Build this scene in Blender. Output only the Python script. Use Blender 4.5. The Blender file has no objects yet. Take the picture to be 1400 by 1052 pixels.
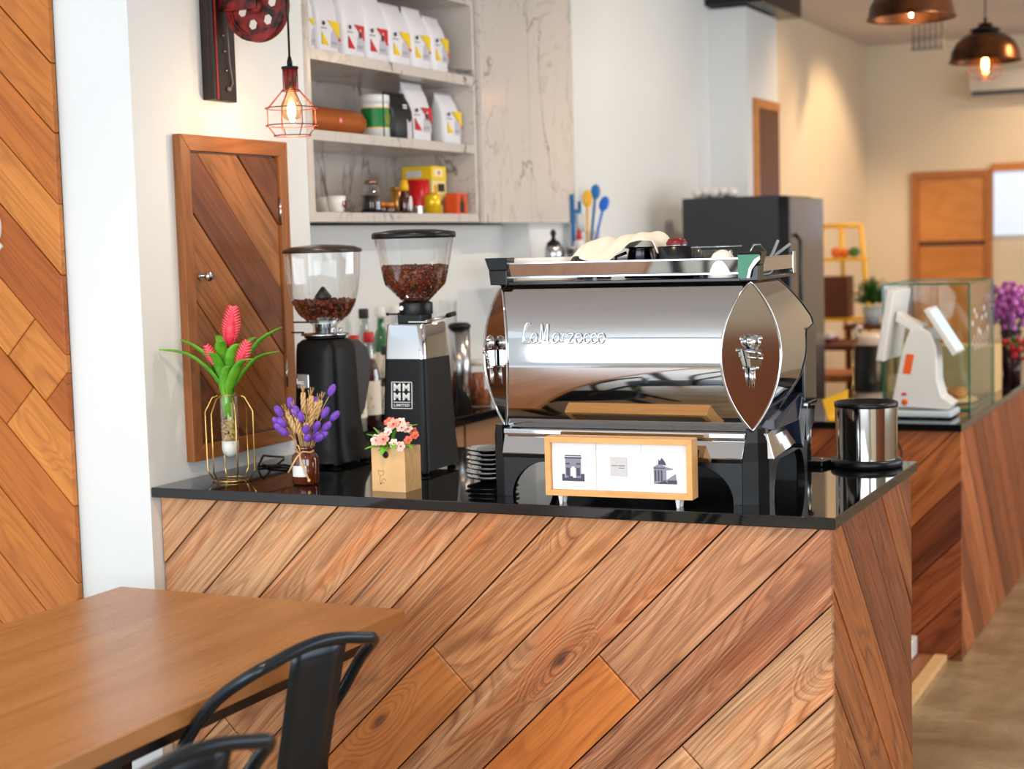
import bpy, math, random
from mathutils import Vector, Matrix
random.seed(7)
SC = bpy.context.scene
COL = SC.collection
PI = math.pi
# ------------------------------------------------------------------ camera
FPX, YAW, PITCH, ROLL = 2200.0, math.radians(25.3), math.atan(192/2200), 0.028
CAM = Vector((2.784, 0.0, 1.62))
fw = Vector((-math.sin(YAW)*math.cos(PITCH), math.cos(YAW)*math.cos(PITCH), -math.sin(PITCH)))
r0 = fw.cross(Vector((0, 0, 1))).normalized(); u0 = r0.cross(fw)
CR = math.cos(ROLL)*r0 - math.sin(ROLL)*u0
CU = math.sin(ROLL)*r0 + math.cos(ROLL)*u0
cd = bpy.data.cameras.new('camera'); cam = bpy.data.objects.new('camera', cd); COL.objects.link(cam)
m = Matrix((CR, CU, -fw)).transposed().to_4x4(); m.translation = CAM; cam.matrix_world = m
cd.sensor_width = 36; cd.lens = FPX/1400*36; cd.clip_end = 100
cd.dof.use_dof = True; cd.dof.focus_distance = 3.95; cd.dof.aperture_fstop = 2.8
SC.camera = cam
# ------------------------------------------------------------------ world, daylight, exposure
w = bpy.data.worlds.new('sky'); SC.world = w; w.use_nodes = True
w.node_tree.nodes['Background'].inputs[0].default_value = (.80, .90, 1.0, 1)
w.node_tree.nodes['Background'].inputs[1].default_value = 1.1
SC.view_settings.view_transform = 'Standard'; SC.view_settings.look = 'None'
SC.view_settings.gamma = 1; SC.view_settings.use_curve_mapping = False
SC.view_settings.exposure = 0.38
def area(name, loc, target, sx, sy, power, col):
    l = bpy.data.lights.new(name, 'AREA'); l.shape = 'RECTANGLE'; l.size = sx; l.size_y = sy; l.energy = power; l.color = col
    o = bpy.data.objects.new(name, l); COL.objects.link(o); o.location = loc
    o.rotation_euler = (Vector(target)-Vector(loc)).to_track_quat('-Z', 'Y').to_euler(); return o
area('shopfront_daylight', (1.55, -2.55, 1.6), (1.55, 10, 1.45), 5.5, 2.5, 158, (.82, .92, 1.0))
area('side_window_daylight', (5.35, -.5, 1.75), (0, -.1, 1.5), 2.9, 1.9, 62, (.84, .93, 1.0))
area('side_window_daylight_rear', (5.35, 7.0, 1.75), (0, 7.0, 1.5), 5.5, 1.9, 62, (.94, .96, 1.0))
def spot(loc, tgt, power, ang=70, blend=.6, col=(1, .72, .42), rad=.04):
    l = bpy.data.lights.new('downlight_lamp', 'SPOT'); l.energy = power; l.spot_size = math.radians(ang); l.spot_blend = blend; l.color = col; l.shadow_soft_size = rad
    o = bpy.data.objects.new('downlight_lamp', l); COL.objects.link(o); o.location = loc
    o.rotation_euler = (Vector(tgt)-Vector(loc)).to_track_quat('-Z', 'Y').to_euler()
spot((1.15, 11.0, 3.0), (-.1, 11.0, 1.1), 66, 100, .5, (1, .70, .42))
spot((1.9, 11.0, 3.0), (1.9, 12.3, 1.2), 66, 115, .6, (1, .70, .42))
spot((1.2, 9.6, 3.0), (-.1, 9.7, 1.2), 40, 110, .7, (1, .66, .36))
spot((1.7, 6.8, 3.0), (.0, 7.2, 1.4), 45, 110, .9, (1, .86, .68))
spot((1.7, 4.6, 3.0), (.4, 4.9, 1.2), 40, 110, .9, (1, .90, .78))
spot((1.5, 2.4, 3.0), (1.0, 3.2, .75), 60, 90, .7)
spot((2.6, 5.2, 3.0), (1.8, 5.4, .5), 60, 100, .7)
spot((2.4, 8.6, 3.0), (1.6, 8.6, .8), 70, 100, .7)

# ------------------------------------------------------------------ pixel helpers: a picture point onto a real plane of the room
def ray(x, y): return fw + CR*((x-700)/FPX) + CU*((526-y)/FPX)
def pX(x, y, X): d = ray(x, y); return CAM + d*((X-CAM.x)/d.x)
def pY(x, y, Y): d = ray(x, y); return CAM + d*((Y-CAM.y)/d.y)
def pz(x, y, z): d = ray(x, y); return CAM + d*((z-CAM.z)/d.z)
def s2l(c): return c/12.92 if c <= .04045 else ((c+.055)/1.055)**2.4
def rgb(r, g, b): return (s2l(r/255), s2l(g/255), s2l(b/255), 1)
# ------------------------------------------------------------------ materials
MATS = {}
def mat(name, col=(200, 200, 200), rough=.5, metal=0, emit=None, es=0, coat=0, trans=0, ior=1.45, spec=.5, sss=0):
    if name in MATS: return MATS[name]
    m = bpy.data.materials.new(name); m.use_nodes = True; b = m.node_tree.nodes['Principled BSDF']
    b.inputs['Base Color'].default_value = rgb(*col); b.inputs['Roughness'].default_value = rough; b.inputs['Metallic'].default_value = metal
    b.inputs['Coat Weight'].default_value = coat; b.inputs['Transmission Weight'].default_value = trans; b.inputs['IOR'].default_value = ior
    b.inputs['Specular IOR Level'].default_value = spec
    if emit: b.inputs['Emission Color'].default_value = rgb(*emit); b.inputs['Emission Strength'].default_value = es
    MATS[name] = m; return m
class NT:
    def __init__(s, m): s.m = m; s.t = m.node_tree; s.b = s.t.nodes['Principled BSDF']
    def n(s, ty, **kw):
        nd = s.t.nodes.new(ty)
        for k, v in kw.items():
            if k[0] == 'i' and k[1:].isdigit(): s.set(nd.inputs[int(k[1:])], v)
            else: setattr(nd, k, v)
        return nd
    def set(s, inp, v):
        if isinstance(v, bpy.types.NodeSocket): s.t.links.new(v, inp)
        else: inp.default_value = v
    def math(s, op, a, b=0, c=0):
        nd = s.t.nodes.new('ShaderNodeMath'); nd.operation = op
        s.set(nd.inputs[0], a); s.set(nd.inputs[1], b); s.set(nd.inputs[2], c); return nd.outputs[0]
    def mapping(s, vec, scale, loc=(0, 0, 0)):
        nd = s.t.nodes.new('ShaderNodeMapping'); s.set(nd.inputs[0], vec); nd.inputs['Scale'].default_value = scale; nd.inputs['Location'].default_value = loc; return nd.outputs[0]
    def noise(s, vec, scale=1, detail=3, rough=.55, dist=0):
        nd = s.t.nodes.new('ShaderNodeTexNoise'); s.set(nd.inputs['Vector'], vec); nd.inputs['Scale'].default_value = scale; nd.inputs['Detail'].default_value = detail
        nd.inputs['Roughness'].default_value = rough; nd.inputs['Distortion'].default_value = dist; return nd.outputs[0]
    def ramp(s, f, stops, interp='LINEAR'):
        nd = s.t.nodes.new('ShaderNodeValToRGB'); s.set(nd.inputs[0], f); nd.color_ramp.interpolation = interp
        e = nd.color_ramp.elements
        while len(e) < len(stops): e.new(.5)
        for i, (p, c) in enumerate(stops):
            e[i].position = p; e[i].color = c if len(c) == 4 else rgb(*c)
        return nd.outputs[0]
    def mix(s, f, a, b, mode='MIX'):
        nd = s.t.nodes.new('ShaderNodeMix'); nd.data_type = 'RGBA'; nd.blend_type = mode
        s.set(nd.inputs[0], f); s.set(nd.inputs[6], a); s.set(nd.inputs[7], b); return nd.outputs[2]
    def bump(s, h, strength=.2, dist=.002):
        nd = s.t.nodes.new('ShaderNodeBump'); nd.inputs['Strength'].default_value = strength; nd.inputs['Distance'].default_value = dist
        s.set(nd.inputs['Height'], h); s.t.links.new(nd.outputs[0], s.b.inputs['Normal'])
G = lambda v: (v, v, v, 1)
def wood(name, tones, dark=.55, rough=.5, ring=38, scale=1.0, knots=True, contrast=1.0, bump=.35, along='X', hue=0):
    """plank wood: local X runs along the grain, every piece gets its own tone and figure"""
    m = mat(name, rough=rough); k = NT(m)
    tc = k.n('ShaderNodeTexCoord').outputs['Object']; oi = k.n('ShaderNodeObjectInfo').outputs['Random']
    off = k.n('ShaderNodeCombineXYZ'); k.set(off.inputs[0], k.math('MULTIPLY', oi, 37.3)); k.set(off.inputs[1], k.math('MULTIPLY', oi, 91.7)); k.set(off.inputs[2], k.math('MULTIPLY', oi, 13.1))
    if along != 'X':
        rt = k.n('ShaderNodeMapping'); k.set(rt.inputs[0], tc); rt.inputs['Rotation'].default_value = (0, 0, PI/2) if along == 'Y' else (0, PI/2, 0); tc = rt.outputs[0]
    ad = k.n('ShaderNodeVectorMath', operation='ADD'); k.set(ad.inputs[0], tc); k.set(ad.inputs[1], off.outputs[0]); v = ad.outputs[0]
    sc = scale
    n1 = k.noise(k.mapping(v, (.62*sc, 5.6*sc, 2.5*sc)), 1, 2.2, .45, .3)
    vor = k.n('ShaderNodeTexVoronoi'); k.set(vor.inputs['Vector'], k.mapping(v, (2.3*sc, 6.5*sc, 1))); vor.inputs['Scale'].default_value = 1
    dist = vor.outputs['Distance']; sep = k.n('ShaderNodeSeparateColor'); k.set(sep.inputs[0], vor.outputs['Color'])
    has = k.math('GREATER_THAN', sep.outputs[0], .72 if knots else 2)
    near = k.math('MULTIPLY', k.math('SUBTRACT', 1, k.math('MINIMUM', k.math('MULTIPLY', dist, 2.6), 1)), has)
    rv = k.math('ADD', n1, k.math('MULTIPLY', near, .28))
    ringv = k.math('ADD', k.math('MULTIPLY', k.math('SINE', k.math('MULTIPLY', rv, ring*3.6)), .5), .5)
    ringv = k.math('POWER', ringv, 2.2)
    fine = k.noise(k.mapping(v, (7*sc, 190*sc, 60)), 1, 3, .6)
    broad = k.noise(k.mapping(v, (.55*sc, 6.5*sc, 1)), 1, 3, .6, .8)
    streak = k.noise(k.mapping(v, (.8*sc, 26*sc, 4), (3, 5, 1)), 1, 3, .6, .3)
    tone = k.ramp(oi, [(i/max(1, len(tones)), t) for i, t in enumerate(tones)], 'CONSTANT')
    dk = k.mix(1.0, tone, (dark*1.02, dark*.80, dark*.62, 1), 'MULTIPLY')
    lt = k.mix(1.0, tone, (1.22, 1.18, 1.12, 1), 'MULTIPLY')
    f = k.math('ADD', k.math('MULTIPLY', broad, 1.05), k.math('ADD', k.math('MULTIPLY', streak, .85), k.math('ADD', k.math('MULTIPLY', fine, .85), k.math('MULTIPLY', ringv, -.26))))
    f = k.math('ADD', k.math('MULTIPLY', k.math('SUBTRACT', f, 1.22), 1.5*contrast), .5)
    f = k.math('MINIMUM', k.math('MAXIMUM', f, 0), 1)
    c = k.mix(f, dk, lt)
    if hue:
        hn = k.noise(k.mapping(v, (.9*sc, 7*sc, 2), (4, 8, 2)), 1, 4, .6, .5)
        c = k.mix(k.math('MULTIPLY', k.ramp(hn, [(.50, G(0)), (.62, G(1))]), .75*hue), c, k.mix(1.0, c, (1.0, .66, .40, 1), 'MULTIPLY'))
        pn = k.noise(k.mapping(v, (.75*sc, 5*sc, 2), (1, 3, 7)), 1, 4, .65, .6)
        c = k.mix(k.math('MULTIPLY', k.ramp(pn, [(.56, G(0)), (.70, G(1))]), .8*hue), c, k.mix(1.0, c, (.46, .36, .36, 1), 'MULTIPLY'))
        hl = k.noise(k.mapping(v, (3.2*sc, 330*sc, 30), (2, 2, 2)), 1, 2, .5)
        c = k.mix(k.math('MULTIPLY', k.ramp(hl, [(.54, G(0)), (.66, G(1))]), .42*hue), c, k.mix(1.0, c, (.45, .34, .26, 1), 'MULTIPLY'))
        c = k.mix(k.math('MULTIPLY', k.ramp(hl, [(.30, G(1)), (.42, G(0))]), .35*hue), c, rgb(240, 204, 168))
        ln = k.math('POWER', k.math('ADD', k.math('MULTIPLY', k.math('SINE', k.math('MULTIPLY', rv, ring*4.4)), .5), .5), 7)
        c = k.mix(k.math('MULTIPLY', k.math('MULTIPLY', ln, .62*hue), k.math('ADD', k.math('MULTIPLY', fine, .8), .4)), c, k.mix(1.0, c, (.42, .28, .2, 1), 'MULTIPLY'))
    kn = k.ramp(k.math('MULTIPLY', dist, 1), [(.045, G(1)), (.11, G(0))])
    c = k.mix(k.math('MULTIPLY', k.math('MULTIPLY', kn, has), .75), c, rgb(70, 38, 22))
    crack = k.ramp(k.noise(k.mapping(v, (1.6*sc, 45*sc, 3), (9, 2, 4)), 1, 2, .5), [(.70, G(0)), (.745, G(1))])
    if contrast > .55: c = k.mix(k.math('MULTIPLY', crack, .55), c, rgb(80, 40, 20))
    k.set(k.b.inputs['Base Color'], c)
    k.set(k.b.inputs['Roughness'], k.math('ADD', k.math('MULTIPLY', fine, .25), rough-.12))
    k.bump(k.math('ADD', k.math('MULTIPLY', fine, .7), k.math('MULTIPLY', ringv, -.6)), bump, .0025)
    return m
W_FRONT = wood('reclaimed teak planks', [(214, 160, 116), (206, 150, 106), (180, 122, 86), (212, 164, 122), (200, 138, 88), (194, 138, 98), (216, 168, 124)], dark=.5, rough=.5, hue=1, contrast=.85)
W_ORANGE = wood('orange teak planks', [(194, 118, 46), (184, 106, 40), (204, 130, 58), (172, 94, 34)], dark=.6, rough=.45, contrast=.7, bump=.2)
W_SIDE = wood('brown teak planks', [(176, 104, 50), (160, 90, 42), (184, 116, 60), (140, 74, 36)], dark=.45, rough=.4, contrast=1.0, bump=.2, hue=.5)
W_RED = wood('red brown teak planks', [(160, 88, 48), (142, 74, 38), (176, 104, 60), (126, 66, 36), (186, 112, 58)], dark=.45, rough=.42, bump=.15)
W_DOOR = wood('dark cupboard teak', [(146, 92, 48), (130, 78, 38), (156, 102, 54), (116, 66, 32)], dark=.5, rough=.45, contrast=.9, bump=.2)
W_TABLE = wood('smooth brown table wood', [(170, 121, 74)], dark=.72, rough=.3, ring=10, knots=False, contrast=.5, bump=.04, along='Y')
W_PALE = wood('pale bamboo wood', [(226, 190, 140)], dark=.8, rough=.45, ring=14, scale=3, knots=False, contrast=.4, bump=.05)
W_FRAME = wood('honey pine wood', [(230, 178, 112)], dark=.78, rough=.4, ring=12, scale=3, knots=False, contrast=.45, bump=.05)
W_PANEL = wood('golden veneer', [(196, 134, 70)], dark=.75, rough=.4, ring=14, knots=False, contrast=.5, bump=.03)
W_DARK = wood('dark furniture wood', [(92, 46, 26)], dark=.6, rough=.4, knots=False, contrast=.6, bump=.05)
def noisy(name, a, b, scale, rough=.5, det=4, bump=0, **kw):
    m = mat(name, a, rough, **kw); k = NT(m); tc = k.n('ShaderNodeTexCoord').outputs['Object']
    f = k.noise(tc, scale, det); k.set(k.b.inputs['Base Color'], k.ramp(f, [(.35, a), (.65, b)]))
    if bump: k.bump(k.noise(tc, scale*6, 3), bump, .002)
    return m
WALL = noisy('white wall paint', (226, 227, 225), (230, 231, 229), 1.3, .75, bump=.02)
WARM = noisy('warm lit wall paint', (222, 206, 180), (226, 211, 186), 1.3, .75)  # white walls with the warm lamplight put into their colour
CEIL = noisy('grey ceiling paint', (204, 198, 194), (210, 204, 200), 1, .8)
STONE = noisy('black granite', (9, 9, 11), (20, 21, 24), 120, .035, spec=.75)
def floor_mat():
    m = mat('polished concrete floor', (150, 135, 112), .28); k = NT(m); tc = k.n('ShaderNodeTexCoord').outputs['Object']
    a = k.noise(k.mapping(tc, (1.2, 2.2, 1)), 1.2, 6, .65, .6); b = k.noise(k.mapping(tc, (9, 1.4, 1)), 1.3, 4, .6)
    f = k.math('ADD', k.math('MULTIPLY', a, .7), k.math('MULTIPLY', b, .3))
    k.set(k.b.inputs['Base Color'], k.ramp(f, [(.3, (112, 92, 66)), (.5, (148, 126, 94)), (.7, (178, 158, 126))]))
    k.set(k.b.inputs['Roughness'], k.math('ADD', k.math('MULTIPLY', a, .25), .12)); return m
FLOOR = floor_mat()
def marble(name, base, vein, amt=1.0, rough=.18):
    m = mat(name, base, rough); k = NT(m); tc = k.n('ShaderNodeTexCoord').outputs['Object']
    tc = k.mapping(tc, (1, 1.9, 1.15), (.3, .1, .7))
    def veins(sc, width, d, loc):
        n = k.noise(k.mapping(tc, (sc, sc, sc), loc), 1, 5, .6, d)
        a = k.math('ABSOLUTE', k.math('SUBTRACT', n, .5)); return k.ramp(a, [(0, G(1)), (width, G(0))])
    mask = k.ramp(k.noise(tc, 1.5, 2), [(.42, G(0)), (.62, G(1))])
    v1 = k.math('MULTIPLY', veins(1.25, .013, .9, (2, 4, 1)), k.math('ADD', k.math('MULTIPLY', mask, .75), .2))
    v2 = k.math('MULTIPLY', veins(2.4, .007, 1.1, (7, 1, 3)), k.math('MULTIPLY', mask, .55))
    cl = k.noise(tc, 1.7, 3)
    c = k.mix(k.math('MULTIPLY', cl, .28), rgb(*base), rgb(*[int(q*.86) for q in base]))
    c = k.mix(k.math('MINIMUM', k.math('MULTIPLY', k.math('ADD', v1, v2), amt), 1), c, rgb(*vein))
    k.set(k.b.inputs['Base Color'], c); return m
MARBLE = marble('white marble laminate', (216, 206, 197), (92, 78, 74), 1.1)
CHROME = mat('polished chrome', (205, 206, 208), .045, 1)
STEEL = mat('brushed steel', (190, 190, 190), .2, 1)
SHARP = mat('mirror steel', (205, 203, 200), .09, 1)
BLACKM = mat('matt black metal', (11, 12, 14), .42, spec=.28)
BLACKG = mat('gloss black plastic', (12, 12, 14), .12)
BLACKS = mat('satin black plastic', (14, 15, 17), .32, spec=.4)
DGREY = mat('dark grey plastic', (58, 58, 62), .4)
GUN = mat('gunmetal painted steel', (52, 58, 64), .27, .75)
WHITEP = mat('white plastic', (232, 232, 230), .35)
WHITEC = mat('white ceramic', (240, 236, 228), .15)
GOLD = mat('brass wire', (212, 170, 96), .2, 1)
COPPER = noisy('antique copper', (50, 34, 26), (128, 78, 44), 9, .3, metal=.85)
REDPAINT = noisy('worn red black paint', (22, 16, 15), (150, 34, 30), 34, .45, det=5)
BLACKPAINT = noisy('worn black paint', (24, 17, 14), (44, 26, 20), 20, .45)
CLOTH = mat('white cotton towel', (236, 228, 214), .9)
def glass(name, tint=(250, 252, 252), refl=1.0, rough=.0):
    m = bpy.data.materials.new(name); m.use_nodes = True; t = m.node_tree; t.nodes.clear()
    o = t.nodes.new('ShaderNodeOutputMaterial'); mx = t.nodes.new('ShaderNodeMixShader'); tr = t.nodes.new('ShaderNodeBsdfTransparent'); gl = t.nodes.new('ShaderNodeBsdfGlossy')
    lw = t.nodes.new('ShaderNodeLayerWeight'); lw.inputs[0].default_value = .25
    mu = t.nodes.new('ShaderNodeMath'); mu.operation = 'MULTIPLY_ADD'; mu.inputs[1].default_value = .75*refl; mu.inputs[2].default_value = .035*refl
    tr.inputs[0].default_value = rgb(*tint); gl.inputs[0].default_value = (1, 1, 1, 1); gl.inputs['Roughness'].default_value = rough
    t.links.new(lw.outputs['Facing'], mu.inputs[0]); t.links.new(mu.outputs[0], mx.inputs[0]); t.links.new(tr.outputs[0], mx.inputs[1]); t.links.new(gl.outputs[0], mx.inputs[2]); t.links.new(mx.outputs[0], o.inputs[0])
    MATS[name] = m; return m
GLASS = glass('clear glass'); GLASSG = glass('green edged sheet glass', (246, 251, 249), .6); AMBER = mat('amber glass', (92, 34, 8), .05, coat=1, spec=.8)
BOTTLE = glass('bottle glass', (228, 232, 230), 1.3)
GEDGE = mat('green glass edge', (28, 110, 88), .1)
BULB = mat('warm bulb filament glow', (255, 220, 150), .3, emit=(255, 196, 110), es=30)
BULBG = glass('bulb glass', (255, 236, 206), .8)
def em(name, c, s): return mat(name, c, .5, emit=c, es=s)
YEL = mat('yellow paint', (238, 182, 16), .4); GREEN = noisy('leaf green', (74, 150, 30), (120, 190, 50), 14, .4); DKGREEN = noisy('dark leaf green', (34, 84, 32), (60, 122, 48), 20, .5)
PINK2 = mat('light bract edge', (255, 120, 134), .45)
PINK = noisy('red pink bract', (226, 34, 62), (244, 78, 98), 60, .45); PURPLE = noisy('purple fluff', (104, 62, 172), (140, 92, 204), 90, .85); STRAW = noisy('dried straw', (214, 170, 112), (232, 196, 140), 60, .8)
def flat(name, c, rough=.5): return mat(name, c, rough)
# ------------------------------------------------------------------ mesh helpers
class MB:
    def __init__(s): s.v = []; s.f = []; s.mi = []; s.sm = []
    def add(s, vs, fs, mi=0, sm=False, M=None):
        b = len(s.v); s.v += [tuple(M @ Vector(q)) if M else tuple(q) for q in vs]; s.f += [tuple(b+i for i in f) for f in fs]; s.mi += [mi]*len(fs); s.sm += [sm]*len(fs); return s
    def box(s, x0, y0, z0, x1, y1, z1, mi=0, M=None):
        vs = [(x, y, z) for z in (z0, z1) for y in (y0, y1) for x in (x0, x1)]
        return s.add(vs, [(0, 2, 3, 1), (4, 5, 7, 6), (0, 1, 5, 4), (2, 6, 7, 3), (0, 4, 6, 2), (1, 3, 7, 5)], mi, False, M)
    def cbox(s, c, d, mi=0, M=None):
        return s.box(c[0]-d[0]/2, c[1]-d[1]/2, c[2]-d[2]/2, c[0]+d[0]/2, c[1]+d[1]/2, c[2]+d[2]/2, mi, M)
    def hexa(s, b, t, mi=0, M=None):   # 4 bottom, 4 top points (ccw seen from above)
        return s.add(list(b)+list(t), [(3, 2, 1, 0), (4, 5, 6, 7)]+[(i, (i+1) % 4, 4+(i+1) % 4, 4+i) for i in range(4)], mi, False, M)
    def prism(s, poly, a, b, axis='Y', mi=0, M=None, sm=False):
        n = len(poly)
        def P(p, t): return {'Y': (p[0], t, p[1]), 'X': (t, p[0], p[1]), 'Z': (p[0], p[1], t)}[axis]
        vs = [P(p, a) for p in poly]+[P(p, b) for p in poly]
        s.add(vs, [tuple(range(n)), tuple(reversed(range(n, 2*n)))], mi, False, M)
        b0 = len(s.v)-2*n
        for i in range(n):
            j = (i+1) % n; s.f.append((b0+j, b0+i, b0+n+i, b0+n+j)); s.mi.append(mi); s.sm.append(sm)
        return s
    def lathe(s, prof, c=(0, 0, 0), n=24, mi=0, cap=True, sm=True, sx=1, sy=1, M=None):
        vs = []; fs = []
        for (r, z) in prof:
            for i in range(n): a = 2*PI*i/n; vs.append((c[0]+r*math.cos(a)*sx, c[1]+r*math.sin(a)*sy, c[2]+z))
        for k in range(len(prof)-1):
            for i in range(n): j = (i+1) % n; fs.append((k*n+i, k*n+j, (k+1)*n+j, (k+1)*n+i))
        s.add(vs, fs, mi, sm, M)
        if cap:
            b0 = len(s.v)-len(vs)
            if prof[0][0] > 1e-5: s.f.append(tuple(b0+i for i in reversed(range(n)))); s.mi.append(mi); s.sm.append(False)
            if prof[-1][0] > 1e-5: q = b0+(len(prof)-1)*n; s.f.append(tuple(q+i for i in range(n))); s.mi.append(mi); s.sm.append(False)
        return s
    def cyl(s, c, r, h, n=20, mi=0, r2=None): return s.lathe([(r, 0), (r if r2 is None else r2, h)], c, n, mi)
    def ball(s, c, r, n=12, k=8, mi=0, sc=(1, 1, 1), M=None):
        prof = [(math.sin(PI*i/k), -math.cos(PI*i/k)) for i in range(k+1)]
        vs = []; fs = []
        for (a, z) in prof:
            for i in range(n): t = 2*PI*i/n; vs.append((c[0]+r*a*math.cos(t)*sc[0], c[1]+r*a*math.sin(t)*sc[1], c[2]+r*z*sc[2]))
        for q in range(k):
            for i in range(n): j = (i+1) % n; fs.append((q*n+i, q*n+j, (q+1)*n+j, (q+1)*n+i))
        return s.add(vs, fs, mi, True, M)
    def tube(s, pts, r, n=8, mi=0, closed=False, M=None, rs=None):
        P = [Vector(p) for p in pts]; N = len(P); vs = []; fs = []; up = None
        for i in range(N):
            if closed: d = (P[(i+1) % N]-P[i-1]).normalized()
            else: d = ((P[min(i+1, N-1)]-P[max(i-1, 0)])).normalized()
            if up is None: up = Vector((0, 0, 1)) if abs(d.z) < .9 else Vector((1, 0, 0))
            a = d.cross(up).normalized(); up = a.cross(d).normalized(); rr = rs[i] if rs else r
            for k in range(n): t = 2*PI*k/n; vs.append(P[i]+(a*math.cos(t)+up*math.sin(t))*rr)
        for i in range(N if closed else N-1):
            j = (i+1) % N
            for k in range(n): l = (k+1) % n; fs.append((i*n+k, i*n+l, j*n+l, j*n+k))
        if not closed: fs.append(tuple(reversed(range(n)))); fs.append(tuple((N-1)*n+k for k in range(n)))
        return s.add(vs, fs, mi, True, M)
    def grid(s, fn, nu, nv, mi=0, sm=True, M=None):
        vs = [fn(i/nu, j/nv) for j in range(nv+1) for i in range(nu+1)]
        fs = [(j*(nu+1)+i, j*(nu+1)+i+1, (j+1)*(nu+1)+i+1, (j+1)*(nu+1)+i) for j in range(nv) for i in range(nu)]
        return s.add(vs, fs, mi, sm, M)
    def mesh(s, name, mats):
        me = bpy.data.meshes.new(name); me.from_pydata(s.v, [], s.f)
        for mt in (mats if isinstance(mats, (list, tuple)) else [mats]): me.materials.append(mt)
        me.polygons.foreach_set('material_index', s.mi); me.polygons.foreach_set('use_smooth', s.sm); me.update(); return me
    def build(s, name, mats, parent=None, bevel=0, loc=None, rot=None, seg=2, solid=0, sub=0, fix=True):
        me = s.mesh(name, mats)
        if fix:
            import bmesh
            bm = bmesh.new(); bm.from_mesh(me); bmesh.ops.recalc_face_normals(bm, faces=bm.faces); bm.to_mesh(me); bm.free()
        o = bpy.data.objects.new(name, me); COL.objects.link(o)
        if parent: o.parent = parent
        if loc: o.location = loc
        if rot: o.rotation_euler = rot
        if solid: q = o.modifiers.new('solid', 'SOLIDIFY'); q.thickness = solid; q.offset = 0
        if sub: q = o.modifiers.new('sub', 'SUBSURF'); q.levels = q.render_levels = sub
        if bevel: q = o.modifiers.new('bevel', 'BEVEL'); q.width = bevel; q.segments = seg; q.limit_method = 'ANGLE'; q.angle_limit = math.radians(40); q.harden_normals = False
        return o
def tag(o, label, cat, group=None, kind=None):
    if label: o['label'] = label
    if cat: o['category'] = cat
    if group: o['group'] = group
    if kind: o['kind'] = kind
    return o
def thing(name, label, cat, loc=(0, 0, 0), rz=0, group=None):
    o = bpy.data.objects.new(name, None); COL.objects.link(o); o.location = loc; o.rotation_euler = (0, 0, rz); o.empty_display_size = .05
    return tag(o, label, cat, group)
def struct(name, mb, mt, **kw):
    o = mb.build(name, mt, **kw); o['kind'] = 'structure'; return o
def dup(root, loc, rz=None, label=None):
    r = root.copy(); COL.objects.link(r); r.location = loc
    if rz is not None: r.rotation_euler = (0, 0, rz)
    if label: r['label'] = label
    for ch in list(root.children):
        c = ch.copy(); COL.objects.link(c); c.parent = r
        for g in ch.children: d = g.copy(); COL.objects.link(d); d.parent = c
    return r
def text(s, size, parent, mt, M, name='lettering', ext=.0006, shear=0, align='CENTER', space=1, bold=0):
    c = bpy.data.curves.new(name, 'FONT'); c.body = s; c.size = size; c.extrude = ext; c.align_x = align; c.align_y = 'CENTER'; c.shear = shear; c.space_character = space; c.offset = bold; c.resolution_u = 3
    c.materials.append(mt); tmp = bpy.data.objects.new(name, c); me = bpy.data.meshes.new_from_object(tmp); bpy.data.objects.remove(tmp); o = bpy.data.objects.new(name, me); COL.objects.link(o); o.parent = parent; o.matrix_local = M; return o
def face_front(x, y, z, sx=1, sy=1): return Matrix.Translation((x, y, z)) @ Matrix.Rotation(PI/2, 4, 'X') @ Matrix.Diagonal((sx, sy, 1, 1))   # text reads from -Y
def face_right(x, y, z, sx=1, sy=1): return Matrix.Translation((x, y, z)) @ Matrix.Rotation(PI/2, 4, 'Z') @ Matrix.Rotation(PI/2, 4, 'X') @ Matrix.Diagonal((sx, sy, 1, 1))  # reads from +X
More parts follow.
